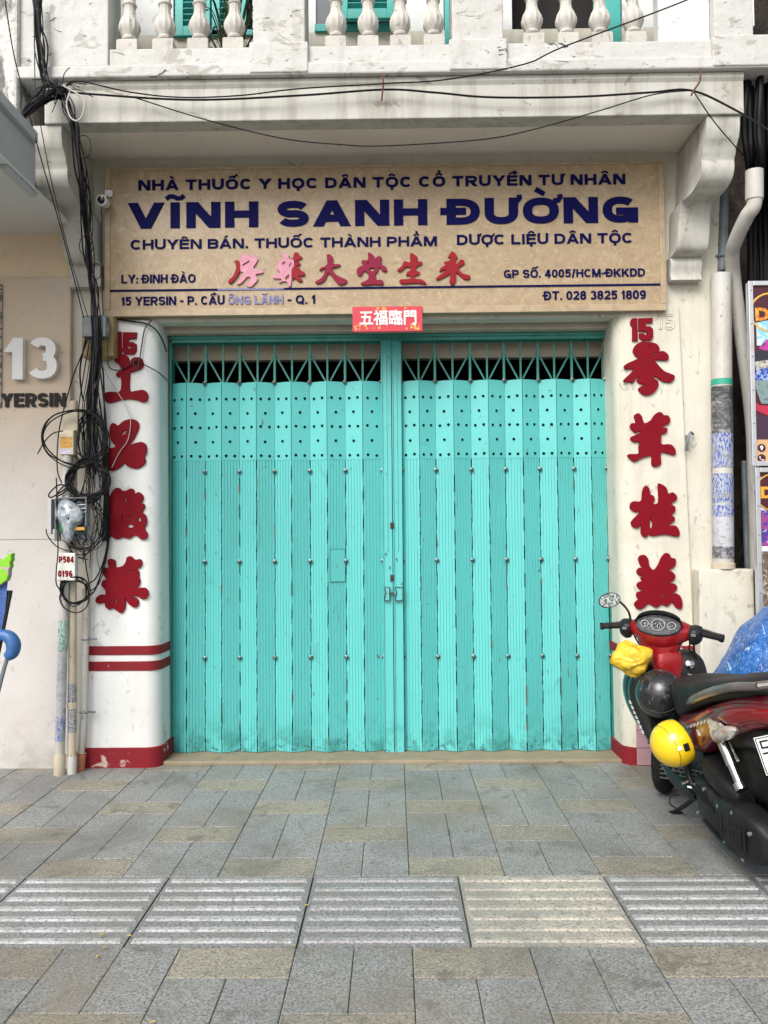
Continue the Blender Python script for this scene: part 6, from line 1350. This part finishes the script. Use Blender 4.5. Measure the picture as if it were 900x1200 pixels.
MB().loft([[q(-26, 690, .03), q(10, 672, .03), q(9, 674, .07), q(-26, 692, .07)], [q(-26, 720, .03), q(7.5, 700, .03), q(6, 702, .07), q(-26, 722, .07)], [q(-26, 770, .03), q(4, 735, .03), q(3, 737, .07), q(-26, 772, .07)], [q(-26, 800, .03), q(-2, 760, .03), q(-3, 762, .07), q(-26, 802, .07)]]).build('backrest', fab, fc, smooth=True)
lime = mat('cloth_lime', L(.20, .50, .02), .75, layers=[(11, 2, .52, .54, L(.50, .28, .48), .95, (.3, .3, 1), 0)])
b = MB(); top = [q(-20, 652), q(2, 656), q(10, 649), q(14, 648), q(13, 653), q(13.5, 656), q(11.5, 659), q(12, 664), q(10, 668), q(10, 673), q(8, 680), q(-2, 687), q(-20, 690)]
b.prism(top, (0, .05, 0)); tag(b.build('folded_cloth', lime, None, bevel=.006), 'lime green cloth with a pink stripe folded over the top of the blue chair', 'cloth')
# ================================================================== plant on the balcony, leaves on the pavement
pb = thing('potted_plant', 'dark strappy plant standing behind the balcony balusters on the left', 'plant', (X(272, 40, -.25), -.25, 4.33))
MB().lathe((X(272, 40, -.25), -.25, 4.332), [(.07, 0), (.095, .16), (.10, .165), (.085, .165), (.08, .14)], 20).build('pot', mat('pot_clay', L(.22, .10, .06), .8), pb, smooth=True)
b = MB(); base = Vector((X(272, 40, -.25), -.25, 4.47))
for k in range(70):
    a = R.uniform(0, 6.28); rr = R.uniform(.04, .22); h = R.uniform(.2, .62); sp_ = Vector((math.cos(a)*rr, math.sin(a)*rr*.7, 0)); w_ = R.uniform(.006, .012)
    pts = cat([base+sp_*.1, base+sp_*.5+Vector((0, 0, h*.6)), base+sp_+Vector((0, 0, h)), base+sp_*1.5+Vector((0, 0, h*R.uniform(.6, .95)))], 4)
    n_ = len(pts); sd_ = Vector((-math.sin(a), math.cos(a), 0)).normalized()
    b.loft([[p+sd_*w_*(1-(i/n_)**2), p-sd_*w_*(1-(i/n_)**2)] for i, p in enumerate(pts)], caps=False, closed=False)
b.build('leaves', MT['leaf'], pb, fix=False)
ml = mat('leaf_yellow', L(.42, .32, .06), .7)
for i, (px, py, lab) in enumerate([(119, 1096, 'tiny yellow leaf near the front edge of the second ribbed slab'), (123, 1110, 'tiny yellow leaf at the near edge of the second ribbed slab'), (151, 1097, 'pale yellow leaf scrap left of the middle of the third ribbed slab'), (113, 1121, 'curled yellow leaf on the joint in front of the ribbed slabs at left'), (184, 1054, 'brownish leaf on the far left corner of the third ribbed slab'), (238, 1054, 'thin brown stalk lying across the far ribs of the third slab'), (359, 1061, 'small dry leaf on the joint between the third and fourth slabs'), (344, 1108, 'curled tan leaf at the near end of that joint between the third and fourth slabs'), (179, 1198, 'small yellow leaf on the paving at the bottom edge of the view')]):
    p = G(px, py, .010); a = R.uniform(0, 3.1); d = Vector((math.cos(a), math.sin(a), 0)); n_ = Vector((-d.y, d.x, 0)); l = R.uniform(.008, .013); zz = Vector((0, 0, .004))
    tag(MB().add([p-d*l, p-n_*l*.45+zz, p+d*l, p+n_*l*.45+zz], [(0, 1, 2, 3)]).build('fallen_leaf', ml, None, solid=.001, fix=False), lab, 'leaf', 'fallen leaves')
